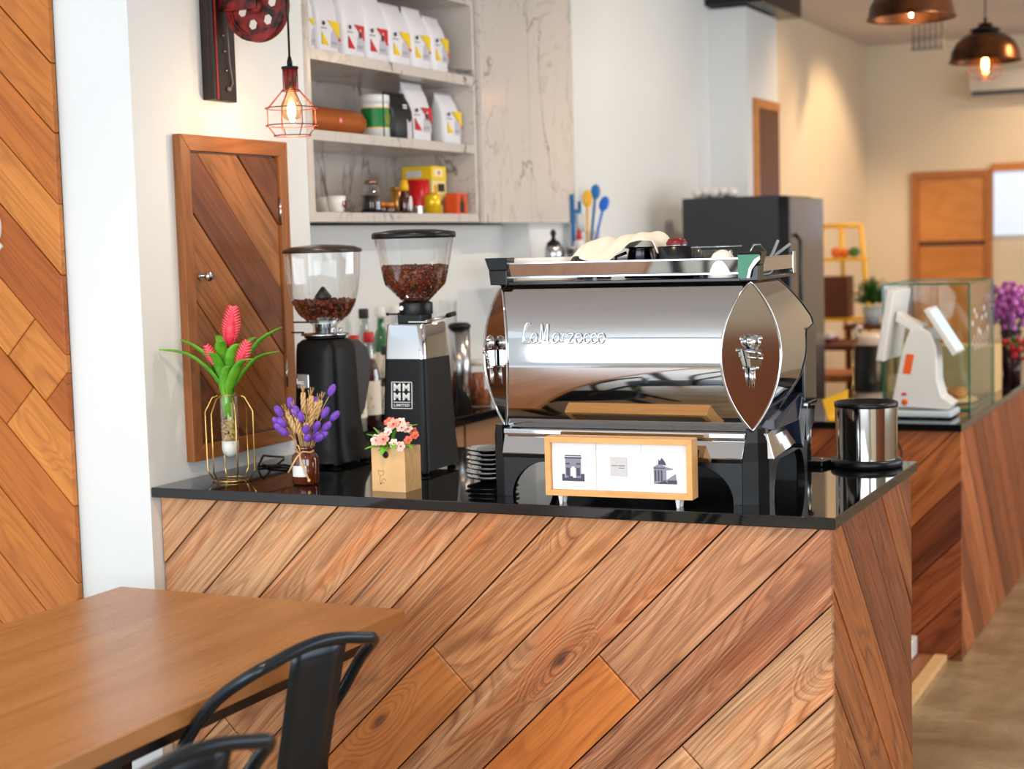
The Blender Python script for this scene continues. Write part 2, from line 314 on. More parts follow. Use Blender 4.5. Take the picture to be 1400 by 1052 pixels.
# --- plank cladding
def clip(poly, n, d):            # keep n.p <= d
    out = []
    for i in range(len(poly)):
        a, b = poly[i], poly[(i+1) % len(poly)]; da = a[0]*n[0]+a[1]*n[1]-d; db = b[0]*n[0]+b[1]*n[1]-d
        if da <= 0: out.append(a)
        if (da < 0 < db) or (db < 0 < da): t = da/(da-db); out.append((a[0]+(b[0]-a[0])*t, a[1]+(b[1]-a[1])*t))
    return out
def planks(parent, O, A, B, rect, ang, seams, joints, mt, th=.018, gap=.0018, ploc=(0, 0, 0), rough_th=.003, name='plank', pick=None):
    """rect in the (a,b) plane of the wall; grain runs at ang; seams: positions across; joints: {band: [positions along]}"""
    O, A, B = Vector(O), Vector(A), Vector(B); N = A.cross(B)
    g = (math.cos(ang), math.sin(ang)); h = (-g[1], g[0])
    if isinstance(rect[0], (int, float)): x0, y0, x1, y1 = rect; base = [(x0, y0), (x1, y0), (x1, y1), (x0, y1)]
    else: base = rect
    for i in range(len(seams)-1):
        js = [-99]+sorted(joints.get(i, []))+[99]
        for j in range(len(js)-1):
            p = clip(base, h, seams[i+1]-gap); p = clip(p, (-h[0], -h[1]), -(seams[i]+gap)) if len(p) > 2 else p
            p = clip(p, g, js[j+1]-gap*.7) if len(p) > 2 else p; p = clip(p, (-g[0], -g[1]), -(js[j]+gap*.7)) if len(p) > 2 else p
            if len(p) < 3: continue
            loc = [(q[0]*g[0]+q[1]*g[1], q[0]*h[0]+q[1]*h[1]) for q in p]
            ar = abs(sum(loc[k][0]*loc[(k+1) % len(loc)][1]-loc[(k+1) % len(loc)][0]*loc[k][1] for k in range(len(loc))))/2
            if ar < 2e-4: continue
            cx = sum(q[0] for q in loc)/len(loc); cy = sum(q[1] for q in loc)/len(loc)
            loc = [(q[0]-cx, q[1]-cy) for q in loc]; T = th-random.random()*rough_th
            def inset(q): L = math.hypot(*q) or 1; k = max(0, 1-.0035/L); return (q[0]*k, q[1]*k)
            n = len(loc); vs = [(q[0], q[1], 0) for q in loc]+[(q[0], q[1], T-.002) for q in loc]+[(*inset(q), T) for q in loc]
            fs = [tuple(range(2*n, 3*n))]
            for k in range(n):
                l = (k+1) % n; fs += [(k, l, n+l, n+k), (n+k, n+l, 2*n+l, 2*n+k)]
            mb = MB().add(vs, fs)
            o = mb.build(name, pick(i, j) if pick else mt, parent, fix=False)
            X = A*g[0]+B*g[1]; Y = A*h[0]+B*h[1]; P = O + X*cx + Y*cy
            M = Matrix((X, Y, N)).transposed().to_4x4(); M.translation = P
            o.matrix_local = Matrix.Translation(-Vector(ploc)) @ M
def rng(a, b, st, jit=0): 
    out = []; x = a
    while x < b: out.append(x+random.uniform(-jit, jit)); x += st
    return out
# ------------------------------------------------------------------ room shell
YB, YF, XR, ZC = -2.6, 12.35, 5.4, 3.03
struct('floor', MB().box(-.7, YB, -.1, XR, YF, 0), FLOOR)
struct('ceiling', MB().box(-.7, YB, ZC, XR, YF, ZC+.1), CEIL)
struct('wall_far', MB().box(-.6, YF-.05, 0, XR, YF+.1, ZC), WARM)
# left wall: nook in front of the counter, cupboard wall, recess, wall beyond
struct('wall_front', MB().box(-1.6, 3.54, 0, 0, 3.60, ZC), WALL)
struct('wall_left', MB().box(-.12, 3.60, 0, 0, 4.41, ZC).box(-.45, 4.30, 0, -.36, 6.25, ZC).box(-.36, 4.33, 0, -.12, 4.41, ZC).box(-.36, 6.10, 0, 0, 8.55, ZC).box(-.36, 4.41, 0, -.12, 6.1, 1.70), WALL)
struct('wall_left_far', MB().box(-.12, 8.55, 0, 0, YF, ZC), WARM)
struct('trim_1', MB().box(0, 8.52, 0, .21, 9.12, 2.86), WALL)   # boxed column
struct('wall_nook', MB().box(-1.7, YB, 0, -1.6, 3.6, ZC), WALL)
# shopfront wall and side wall with window openings
struct('wall_back', MB().box(-1.7, YB-.1, 0, XR, YB, .3).box(-1.7, YB-.1, 2.9, XR, YB, ZC).box(-1.7, YB-.1, .3, -1.25, YB, 2.9).box(4.35, YB-.1, .3, XR, YB, 2.9), WALL)
struct('window_1', MB().box(-1.25, YB-.06, .3, 4.35, YB, .37).box(-1.25, YB-.06, 2.82, 4.35, YB, 2.9).box(.6, YB-.06, .37, .66, YB, 2.85).box(2.5, YB-.06, .37, 2.56, YB, 2.85), BLACKS)
struct('wall_right', MB().box(XR, YB, 0, XR+.1, YF, .7).box(XR, YB, 2.8, XR+.1, YF, ZC).box(XR, 1.1, .7, XR+.1, 4.1, 2.8).box(XR, 9.9, .7, XR+.1, YF, 2.8), WARM)
struct('trim_3', MB().box(XR-.03, 1.2, .02, XR, 4.0, 1.18), W_SIDE)

for i_, (x_, y_) in enumerate(((1.5, 2.4), (2.6, 5.2), (2.4, 8.6), (1.7, 4.6), (.9, .4), (2.6, .2), (3.8, 1.8), (1.9, -1.2))):  # unseen glowing discs, added to give highlights on the chrome and table
    cl_ = struct('added_ceiling_light', MB().lathe([(0, -.004), (.055, -.004), (.055, 0)], (x_, y_, ZC-.002), 20, 0).lathe([(.056, -.012), (.075, -.012), (.08, 0)], (x_, y_, ZC-.002), 20, 1, cap=False), [em('added downlight glow', (255, 214, 160), 14), mat('white lamp ring', (220, 220, 220), .4)])
# ------------------------------------------------------------------ diagonal plank cladding on the left wall
wc = thing('plank_cladding', 'diagonal orange teak plank cladding on the wall left of the white pillar', 'wall cladding', (-.7, 3.54, 0))
wp = (-.7, 3.54, 0)
MB().box(-1.55, 3.535, .02, -.252, 3.5395, 3.0).build('backing_board', flat('dark gap', (34, 18, 10)), wc).matrix_local = Matrix.Translation((.7, -3.54, 0))
r2 = math.sqrt(.5)
ss = sorted([.245, .45, .67, .883, 1.097, 1.318, 1.515, 1.71, 1.90, 2.11, 2.33, 2.54, 2.75, 2.96, .03, -.18, -.4, -.6, -.8, -1.0])
# across coordinate h=(-g1,g0) with ang=-45deg: h=(r2,r2) -> (x+z)*r2 ; along g=(r2,-r2) -> (x-z)*r2
planks(wc, (0, 3.5345, 0), (1, 0, 0), (0, 0, 1), (-1.5, .02, -.25, 3.0), -PI/4, [s*r2 for s in ss],
       {i: [(-1.803*r2 if abs(ss[i]-.883) < .01 else -1.626*r2 if abs(ss[i]-.67) < .01 else -random.uniform(.8, 2.6)*r2)]+([-1.546*r2] if abs(ss[i]-.883) < .01 else []) for i in range(len(ss)-1)}, W_ORANGE, th=.02, ploc=wp)
# white cut-out letter on the cladding (only its right bowl shows)
lt = thing('wall_letter', 'white cut-out sign letter on the orange plank cladding', 'sign', (-.47, 3.512, 1.71))
pts = [(math.cos(a)*.036-.03, 0, math.sin(a)*.05) for a in [i*PI/12 for i in range(24)]]
MB().tube([(p[0], 0, p[2]) for p in pts], .011, 8, closed=True).tube([(-.005, 0, -.045), (.012, 0, -.062)], .01, 8).build('letter_bowl', mat('white sign acrylic', (244, 242, 236), .4), lt)
# ------------------------------------------------------------------ cupboard hatch (door_1)
D = Vector((0, 3.71, 1.028)); dw, dh = .542, .925
d1 = thing('door_1', None, None, D); d1['kind'] = 'structure'; d1['label'] = 'small plank cupboard door with mitred wooden frame set in the white wall'
fwid = .045
for nm, poly in (('frame_rail', [(0, dh), (dw, dh), (dw-fwid, dh-fwid), (fwid, dh-fwid)]), ('frame_rail', [(0, 0), (dw, 0), (dw-fwid, fwid), (fwid, fwid)]),
                 ('frame_stile', [(0, 0), (fwid, fwid), (fwid, dh-fwid), (0, dh)]), ('frame_stile', [(dw, 0), (dw-fwid, fwid), (dw-fwid, dh-fwid), (dw, dh)])):
    MB().prism(poly, 0.001, .028, 'X').build(nm, wood('cupboard frame teak z', [(150, 94, 48)], .6, along='Z', contrast=.7, knots=False) if 'stile' in nm else wood('cupboard frame teak y', [(162, 100, 50)], .6, along='Y', contrast=.7, knots=False), d1, bevel=.002)
MB().box(.001, fwid+.002, fwid+.002, .008, dw-fwid-.002, dh-fwid-.002).build('door_backing', flat('dark gap', (34, 18, 10)), d1)
ds = sorted([(s-3.71-1.028)*r2 for s in (4.85, 5.05, 5.25, 5.50, 5.70, 5.90, 6.1, 6.3)])
planks(d1, (.006, 0, 0), (0, 1, 0), (0, 0, 1), (fwid+.004, fwid+.004, dw-fwid-.004, dh-fwid-.004), -PI/4, ds, {}, W_DOOR, th=.014)
MB().lathe([(.004, 0), (.004, .018), (.012, .022), (.0155, .03), (.012, .038), (0, .040)], n=16).lathe([(.012, 0), (.012, .004)], n=16).build('door_knob', CHROME, d1, loc=(.02, .078, .525), rot=(0, PI/2, 0))
for z in (.67, .17):
    MB().cyl((.024, dw-fwid-.001, z), .0035, .085, 10).build('hinge', STEEL, d1)
# ------------------------------------------------------------------ front counter
SLAB = .98
cn = thing('counter', 'front service counter clad in rough reclaimed diagonal planks with black stone top above', 'counter', (0, 3.6, 0)); cp = (0, 3.6, 0)
MB().box(.002, 3.602, 0, 1.86, 4.50, .95).build('carcass', flat('dark gap', (34, 18, 10)), cn).matrix_local = Matrix.Translation((0, -3.6, 0))
fs_ = [-1.17, -.96, -.755, -.552, -.371, -.16, .04, .248, .471, .692, .906, 1.108, 1.32, 1.535, 1.75, 1.96]
# ang=+45: g=(r2,r2) along=(x+z)r2 ; h=(-r2,r2): across=(z-x)r2 -> negate order
sm = sorted([-s*r2 for s in fs_])
def bandidx(xz): # band whose lower x-z is xz
    v = -xz*r2
    for i in range(len(sm)-1):
        if abs(sm[i+1]-v) < 1e-4: return i
jn = {bandidx(.248): [1.437*r2], bandidx(.692): [1.915*r2], bandidx(1.108): [1.92*r2], bandidx(1.32): [1.75*r2], bandidx(-.16): [.52*r2]}
def pickf(i, j):
    if i == bandidx(.248) and j == 0 or i == bandidx(.692) and j == 0: return W_FRONTO
    return W_FRONT
W_FRONTO = wood('reclaimed orange plank', [(204, 122, 56), (198, 124, 62)], dark=.55, rough=.42, contrast=.7)
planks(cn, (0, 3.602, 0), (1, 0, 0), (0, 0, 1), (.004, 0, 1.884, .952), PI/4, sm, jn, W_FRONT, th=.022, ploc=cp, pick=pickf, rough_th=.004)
for o in list(cn.children):
    if o.name.startswith('plank'): pass
# +X side
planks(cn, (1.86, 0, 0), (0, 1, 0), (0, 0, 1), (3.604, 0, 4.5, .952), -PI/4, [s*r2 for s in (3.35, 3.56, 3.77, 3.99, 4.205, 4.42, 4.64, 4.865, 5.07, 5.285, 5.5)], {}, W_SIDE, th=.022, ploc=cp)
sl = MB().prism([(0.002, 3.542), (1.897, 3.571), (1.893, 4.535), (.002, 4.535)], .952, .98, 'Z').build('worktop', STONE, bevel=.0025)
tag(sl, 'black polished stone worktop on the front counter under the coffee machine', 'worktop')
# ------------------------------------------------------------------ rear counter
rc = thing('counter', 'rear service counter clad in red brown diagonal planks carrying the till', 'counter', (.9, 6.1, 0)); rp = (.9, 6.1, 0)
MB().box(.7, 6.13, 0, 1.722, 6.9, .875).box(1.1, 6.9, 0, 1.722, 10.9, .875).build('carcass', flat('dark gap', (34, 18, 10)), rc).matrix_local = Matrix.Translation((-.9, -6.1, 0))
rs_ = sorted([-s*r2 for s in rng(-.22, 2.0, .213)])
planks(rc, (0, 6.13, 0), (1, 0, 0), (0, 0, 1), (.7, 0, 1.745, .876), PI/4, rs_, {}, W_RED, th=.02, ploc=rp)
planks(rc, (1.722, 0, 0), (0, 1, 0), (0, 0, 1), (6.132, 0, 10.9, .876), -PI/4, [s*r2 for s in rng(6.05, 12.0, .205, .015)], {3: [2.0], 6: [3.0], 9: [4.3]}, W_RED, th=.02, ploc=rp)
s2 = MB().prism([(.68, 6.09), (1.75, 6.09), (1.75, 10.92), (1.05, 10.92), (1.05, 6.95), (.68, 6.95)], .876, .904, 'Z').build('worktop', STONE, bevel=.0025)
tag(s2, 'black stone worktop on the rear counter under the till and glass case', 'worktop')
RS = .904
# ------------------------------------------------------------------ back worktop and cabinets along the wall
bw = thing('cabinet_run', 'brown wooden base cabinets below the back worktop on the wall', 'cabinet', (0, 4.57, 0))
for i in range(5):
    y0 = i*.56
    MB().box(-.1 if y0+.555 < 1.5 else .004, y0, .08, .15, y0+.555, .985).build('cabinet_body', mat('tan cabinet laminate', (150, 112, 80), .45), bw)
    MB().box(.151, y0+.006, .1, .168, y0+.549, .975).build('cabinet_door', mat('tan cabinet laminate', (150, 112, 80), .45), bw, bevel=.002)
b2 = MB().prism([(-.118, 4.56), (.2, 4.56), (.2, 7.4), (.003, 7.4), (.003, 6.09), (-.118, 6.09)], .986, 1.016, 'Z').build('worktop', STONE, bevel=.002)
tag(b2, 'narrow black back worktop along the wall holding syrup bottles', 'worktop')
BT = 1.016
# ------------------------------------------------------------------ marble wall unit
su = thing('wall_shelf_unit', 'white veined marble wall unit with open shelves and two tall doors', 'shelf unit', (0, 4.4, 1.709)); sp = Vector((0, 4.4, 1.709))
def spart(mb, nm, **k): o = mb.build(nm, MARBLE, su, **k); o.matrix_local = Matrix.Translation(-sp); return o
spart(MB().box(-.34, 4.411, 1.709, .012, 4.430, 2.8), 'side_panel')
spart(MB().box(-.34, 5.588, 1.741, .012, 5.612, 2.8), 'side_panel')
for z0, z1 in ((1.709, 1.740), (1.970, 2.003), (2.226, 2.262), (2.53, 2.56)):
    spart(MB().box(-.34, 4.431, z0, .012, 5.587 if z0 > 1.8 else 5.612, z1), 'shelf_board', bevel=.001)
spart(MB().box(-.352, 4.431, 1.709, -.341, 5.612, 2.8), 'back_panel')
spart(MB().box(-.34, 5.613, 1.709, .0, 6.098, 2.8).box(.001, 5.613, 1.709, .012, 6.515, 2.8), 'cabinet_body')
for a, b in ((5.615, 6.055), (6.061, 6.520)):
    spart(MB().box(.0135, a, 1.705, .034, b, 2.8), 'door', bevel=.0015)
# --- coffee bags
BAGW = mat('white foil pouch', (232, 230, 234), .32)
def sect(w, d, n=28, e=4):
    return [(d/2*math.copysign(abs(math.cos(t))**(2/e), math.cos(t)), w/2*math.copysign(abs(math.sin(t))**(2/e), math.sin(t))) for t in [2*PI*i/n for i in range(n)]]
def pouch(h, w, d, mt, parent, top=.05):
    lv = [(0, .94, .92), (.03, 1, 1), (.35, 1, 1), (.6, 1, .92), (.78, .99, .62), (.88, .97, .3), (.93, .96, .12), (1, .95, .06)]
    vs = []; fs = []; n = 28
    for z, a, b in lv:
        lean = -.012*(z**3)
        for (x, y) in sect(w*a, d*b): vs.append((x+lean, y, z*h))
    for k in range(len(lv)-1):
        for i in range(n): j = (i+1) % n; fs.append((k*n+i, k*n+j, (k+1)*n+j, (k+1)*n+i))
    fs += [tuple(reversed(range(n))), tuple((len(lv)-1)*n+i for i in range(n))]
    return MB().add(vs, fs, 0, True).build('pouch', mt, parent)
def coffee_bag(label, loc, rz, col, h=.235, w=.152, d=.075, group='white coffee bags on the top shelf'):
    t = thing('coffee_bag', label, 'coffee bag', loc, rz, group)
    pouch(h, w, d, BAGW, t)
    c = mat('yellow print', (246, 206, 20), .4) if col == 'y' else mat('red print', (206, 28, 40), .4)
    X = d/2+.0006; P = lambda u, z: (X, (u-.5)*w, z)
    mb = MB()
    def pl(pts, mi): mb.add([P(*q) for q in pts]+[(X-.002, P(*q)[1], q[1]) for q in pts], [tuple(range(len(pts)))]+[(i, (i+1) % len(pts), len(pts)+(i+1) % len(pts), len(pts)+i) for i in range(len(pts))], mi)
    pl([(.42, .124), (.92, .124), (.92, .068)], 0); pl([(.14, .083), (.14, .04), (.44, .04)], 0)
    pl([(.55, .083), (.66, .095), (.88, .066), (.9, .035), (.5, .035)], 1)
    mb.build('label_print', [c, flat('grey print', (196, 192, 198))], t, fix=False)
    q = MB().lathe([(.0075, 0), (.0075, .0012)], (0, 0, 0), 16, 0).build('emblem', flat('dark print', (70, 40, 50)), t, rot=(0, PI/2, 0), loc=(X-.0002, -.28*w, .112))
    MB().box(X-.001, -.4*w, .094, X+.0007, -.16*w, .097).box(X-.001, .02*w, .052, X+.0012, .3*w, .054).box(X-.001, .02*w, .046, X+.0012, .26*w, .048).build('small_print', flat('grey small print', (130, 126, 134)), t)
    if col == 'r':
        MB().ball((0, 0, 0), .009, 12, 8, 0, (.12, 1, 1.5)).ball((0, .003, .013), .006, 10, 6, 1, (.15, 1, 1)).build('portrait_print', [flat('dark print', (70, 40, 50)), flat('light print', (214, 204, 204))], t, loc=(X+.0006, .17*w, .092))
    else:
        MB().box(X-.001, .36*w, .060, X+.0013, .46*w, .07).build('red_seal', flat('red seal', (214, 60, 50)), t)
    return t
pos = ['leftmost on the top shelf', 'second from the left on the top shelf', 'third from the left on the top shelf', 'fourth from the left on the top shelf', 'fifth from the left on the top shelf', 'sixth from the left on the top shelf', 'last on the right of the top shelf']
px = [(424, 62), (453, 70), (489, 77), (520, 84), (551, 89), (580, 95), (606, 100)]
for i, c in enumerate('yyrryyy'):
    X = -.105+.105*i/6
    p = pX(px[i][0], px[i][1], X)
    coffee_bag('white coffee bag with %s triangles, %s' % ({'y': 'yellow', 'r': 'red'}[c], pos[i]), (X-.04, p.y+(.01 if i == 0 else 0), 2.2625), random.uniform(-.06, .04), c, h=[.27, .262, .262, .25, .225, .225, .205][i], w=.146 if i < 5 else .13)
MZ = 2.0035
p = pX(584, 190, -.03); coffee_bag('white coffee bag with red triangles on the middle shelf', (-.07, p.y-.02, MZ), -.05, 'r', h=.215, w=.15, group='white coffee bags on the middle shelf')
p = pX(624, 195, -.03); coffee_bag('white coffee bag with yellow triangles on the middle shelf', (-.065, p.y-.015, MZ), -.05, 'y', h=.195, w=.135, group='white coffee bags on the middle shelf')
t = thing('coffee_bag', 'matt black coffee bag with white tag on the middle shelf', 'coffee bag', (-.04, pX(553, 188, -.01).y, MZ), -.12)
pouch(.165, .135, .075, mat('matt black pouch', (26, 26, 30), .4), t)
MB().prism([(.012, .0), (.04, .0), (.04, .07), (.026, .055), (.012, .07)], .0372, .0386, 'X').build('paper_tag', flat('light tag', (206, 198, 196)), t)
MB().box(.037, -.012, .115, .0386, .012, .12).box(.037, -.01, .106, .0386, .012, .111).build('print', flat('white print', (226, 226, 228)), t)
t = thing('bluetooth_speaker', 'orange cylinder speaker lying on the middle shelf behind the cage lamp', 'speaker', (-.085, 4.69, MZ))
OR = mat('orange speaker mesh', (176, 92, 34), .38, .35)
MB().lathe([(.02, -.19), (.036, -.188), (.043, -.17), (.0445, -.12), (.0445, .12), (.043, .17), (.036, .188), (.02, .19)], n=28).build('body', OR, t, rot=(PI/2, 0, 0), loc=(0, 0, .0447))
MB().lathe([(.0455, 0), (.0455, .005)], n=28, cap=False).build('end_ring', mat('copper ring', (206, 120, 52), .3, .6), t, rot=(PI/2, 0, 0), loc=(0, .165, .0447))
q = MB().box(.0438, -.012, .034, .0462, .012, .056).build('badge', flat('badge red', (214, 70, 50)), t)
text('JBL', .014, t, flat('white print', (236, 236, 236)), face_right(.0464, 0, .045))
t = thing('tea_tin', 'round white tin with green band on the middle shelf', 'tin', (-.07, pX(514, 187, -.07).y, MZ))
MB().lathe([(.05, 0), (.05, .145), (.046, .147)], n=30).build('body', WHITEP, t)
MB().lathe([(.0506, .036), (.0506, .104)], n=30, cap=False).build('green_band', flat('green print', (10, 120, 50), .35), t)
MB().lathe([(.0509, .034), (.0509, .037)], n=30, cap=False).lathe([(.0509, .103), (.0509, .106)], n=30, cap=False).build('yellow_line', YEL, t)
MB().lathe([(.0515, .118), (.0515, .148), (.045, .151)], n=30, cap=True).build('lid', WHITEP, t)
MB().box(.0500, -.004, .045, .0512, -.001, .1).tube([(.048, -.018, .08), (.0505, -.012, .055), (.0508, 0, .045), (.0505, .012, .055), (.048, .018, .08)], .0012, 6).build('emblem', flat('gold print', (206, 176, 60)), t)
MB().box(.046, -.0245, .0, .0485, -.0215, .15).build('stripe', flat('green stripe', (20, 100, 50)), t)
# --- bottom shelf
LZ = 1.7405
def mugat(x, label, X=-.03):
    p = pX(x, 286, X); t = thing('espresso_cup', label, 'cup', (X, p.y, LZ), 0, 'small white cups on the bottom shelf')
    MB().lathe([(.018, 0), (.024, .004), (.031, .03), (.033, .056), (.0305, .056), (.028, .03), (.02, .008), (0, .006)], n=24).build('body', WHITEC, t)
    MB().tube([(0, .031, .046), (0, .048, .045), (0, .052, .03), (0, .043, .015), (0, .028, .014)], .004, 8).build('handle', WHITEC, t)
    return t
mugat(443, 'plain white cup, leftmost on the bottom shelf', -.14)
t = mugat(460, 'white cup with dark red round logo on the bottom shelf', -.05)
MB().lathe([(.0, 0), (.014, 0), (.014, .0012)], n=20).build('logo', flat('dark red print', (104, 22, 26)), t, rot=(0, PI/2-.1, 0), loc=(.0308, .003, .03))
MB().lathe([(0, 0), (.005, 0), (.005, .0014)], n=12).build('logo_centre', flat('white print', (236, 236, 236)), t, rot=(0, PI/2-.1, 0), loc=(.0308, -.003, .031))
p = pX(514, 286, -.08); t = thing('serving_tray', 'thin black tray under the glass bottles on the bottom shelf', 'tray', (-.1, p.y+.02, LZ))
MB().lathe([(.0, 0), (.1, 0), (.106, .006), (.104, .007), (.098, .003), (0, .003)], n=32, sx=.9, sy=1.25).build('tray_body', BLACKS, t)
for i, (dy, dx, lb) in enumerate([(-.03, .02, 'nearer'), (.045, -.02, 'farther')]):
    t = thing('cold_brew_bottle', 'stout clear glass bottle half full of dark coffee, %s of two on the tray' % lb, 'bottle', (-.1+dx, p.y+dy, LZ+.0035), 0, 'glass bottles on the tray')
    MB().lathe([(0, 0), (.036, 0), (.038, .01), (.038, .065), (.02, .095), (.018, .105), (.02, .108)], n=24, cap=False).build('glass_body', GLASS, t)
    MB().lathe([(0, .002), (.036, .002), (.0365, .06), (0, .06)], n=24).build('coffee_fill', flat('dark coffee', (40, 20, 14), .1), t)
    MB().lathe([(.019, .1), (.022, .1), (.022, .112), (0, .114)], n=20).build('stopper', mat('rose steel', (190, 140, 120), .25, 1), t)
def jar(name, label, cat, loc, r, h, cbody, clid, group=None, lidh=.012, body_r=.25):
    t = thing(name, label, cat, loc, 0, group)
    MB().lathe([(0, 0), (r*.94, 0), (r, r*.1), (r, h-lidh-.002), (r*.9, h-lidh)], n=22).build('body', cbody, t)
    MB().lathe([(r*.93, h-lidh), (r*.95, h-.001), (r*.85, h), (0, h)], n=22).build('lid', clid, t)
    return t
jar('spice_jar', 'small amber jar with white label in front of the gold tin', 'jar', (-.03, pX(533, 287, -.03).y, LZ), .018, .036, AMBER, mat('orange lid', (222, 130, 40), .3), 'little amber jars on the bottom shelf')
jar('spice_jar', 'small amber jar with orange lid beside the coffee bottles', 'jar', (-.05, pX(526, 286, -.05).y-.02, LZ+.004), .016, .034, AMBER, mat('orange lid', (222, 130, 40), .3), 'little amber jars on the bottom shelf')
jar('tea_tin', 'slim gold cylinder tin between glass bottles and red canister', 'tin', (-.1, pX(544, 285, -.1).y, LZ), .027, .098, mat('gold tin', (216, 160, 84), .25, .8), mat('gold tin', (216, 160, 84), .25, .8))
t = jar('tea_canister', 'tall red cylinder canister with silver base on the bottom shelf', 'canister', (-.09, pX(573, 287, -.09).y, LZ), .042, .128, mat('red canister print', (206, 26, 28), .3), mat('red canister lid', (196, 20, 24), .3))
MB().lathe([(.0426, .002), (.0426, .03)], n=24, cap=False).build('base_band', STEEL, t)
MB().box(.0395, .012, .07, .0428, .028, .075).build('print', flat('white print', (236, 236, 236)), t)
p = pX(562, 289, .0); t = thing('whisky_bottle', 'dark bottle with yellow cap and white drop label before the red canister', 'bottle', (-.025, p.y, LZ))
MB().lathe([(0, 0), (.02, 0), (.0215, .004), (.0215, .055), (.014, .07), (.0105, .078), (.0105, .09)], n=20).build('body', mat('dark red glass', (70, 12, 12), .06, coat=1), t)
MB().lathe([(.0165, .08), (.0165, .095), (.012, .118), (0, .12)], n=18).build('cap', YEL, t)
MB().ball((.021, .008, .035), .016, 12, 10, 0, (.12, .8, 1.7)).build('label', flat('white print', (236, 236, 236)), t)
p = pX(603, 290, .0); t = thing('tea_tin', 'short yellow tin with black label on the bottom shelf', 'tin', (-.035, p.y, LZ))
MB().lathe([(0, 0), (.034, 0), (.034, .066), (.03, .07), (.012, .072), (.01, .078), (0, .079)], n=26).build('body', mat('yellow tin', (240, 196, 30), .25, .3), t)
MB().box(.0318, .004, .034, .0346, .02, .046).box(.0318, .004, .05, .0346, .02, .052).build('label', flat('black print', (30, 26, 20)), t)
def carton(name, label, loc, dx, dy, dz, mt, rz=0, group=None):
    t = thing(name, label, 'box', loc, rz, group); MB().box(-dx/2, -dy/2, 0, dx/2, dy/2, dz).build('carton', mt, t, bevel=.001); return t
pb = pX(622, 290, -.12)
t = carton('tea_box', 'white and yellow printed box standing behind the orange box', (-.13, 5.44, LZ), .12, .115, .128, flat('pale yellow card', (244, 226, 150)))
MB().box(.0601, -.04, .05, .0606, -.015, .11).build('print', flat('amber print', (226, 160, 40)), t)
MB().box(.0601, -.01, .085, .0608, .045, .115).build('print', flat('black print', (36, 32, 26)), t)
MB().box(-.04, -.0581, .075, .01, -.0576, .11).build('label', flat('white print', (236, 236, 236)), t)
t = carton('tea_box', 'bright yellow flat box on top of the white and yellow box', (-.13, 5.437, LZ+.1285), .125, .12, .052, flat('yellow card', (248, 208, 24)))
MB().box(.0626, -.04, .012, .0631, .03, .042).build('label', flat('cream print', (248, 232, 190)), t)
MB().box(.0632, -.008, .02, .0636, .006, .034).build('seal', flat('red seal', (214, 60, 50)), t)
MB().box(-.045, -.0606, .012, .02, -.0601, .036).build('label', flat('white print', (236, 236, 236)), t)
t = carton('tea_box', 'orange red box with dark bottle picture at the shelf right end', (-.03, pX(633, 290, 0).y+.005, LZ), .05, .085, .078, flat('orange red card', (222, 84, 34)))
MB().prism([(-.018, .004), (.018, .004), (.018, .04), (.006, .056), (.005, .07), (-.005, .07), (-.006, .056), (-.018, .04)], .0251, .0256, 'X').build('bottle_print', flat('dark brown print', (48, 30, 24)), t)
# ------------------------------------------------------------------ pulley wall lamp
pl = thing('pulley_wall_lamp', 'worn red and black pulley wall lamp with glowing bulb in a wire cage', 'lamp', (0, 3.93, 2.06)); po = Vector((0, 3.93, 2.06))
def lp(mb, nm, mt, **k): o = mb.build(nm, mt, pl, **k); o.matrix_local = Matrix.Translation(-po); return o
lp(MB().box(.002, 3.862, 2.057, .03, 3.992, 2.75).box(.03, 3.862, 2.057, .045, 3.878, 2.75), 'wall_bracket', BLACKPAINT, bevel=.002)
lp(MB().box(.0452, 3.872, 2.058, .047, 3.879, 2.75), 'bracket_edge', mat('worn red edge', (150, 40, 32), .5))
lp(MB().box(.03, 3.915, 2.31, .16, 3.928, 2.36), 'wheel_arm', REDPAINT, bevel=.002)
for z, y in ((2.2, 3.935), (2.145, 3.94), (2.245, 3.93)): lp(MB().ball((.032, y, z), .005, 8, 6), 'bolt', mat('bolt steel', (150, 130, 120), .3, 1))
lp(MB().tube([(.04, 3.94, 2.31), (.04, 3.945, 2.22), (.038, 3.95, 2.17), (.036, 3.965, 2.11), (.034, 3.955, 2.095)], .0022, 6).ball((.034, 3.948, 2.093), .009, 10, 6, 0, (.6, 1.2, .8)), 'cable_clip', mat('grey wire', (110, 106, 104), .4))
wc_ = Vector((.148, 3.94, 2.318)); R_ = .1
def wheel():
    mb = MB(); n = 40; prof = [(R_, -.016), (R_, -.010), (R_-.008, -.004), (R_-.008, .004), (R_, .010), (R_, .016), (R_-.014, .016), (R_-.014, .006), (R_-.014, -.006), (R_-.014, -.016), (R_, -.016)]
    M = Matrix.Translation(wc_) @ Matrix.Rotation(PI/2, 4, 'X')
    mb.lathe(prof, (0, 0, 0), n, 0, False, False, M=M)
    mb.lathe([(R_-.02, -.012), (R_-.014, -.012), (R_-.014, .012), (R_-.02, .012), (R_-.02, -.012)], (0, 0, 0), n, 0, False, False, M=M)
    return mb
lp(wheel(), 'wheel_rim', REDPAINT)
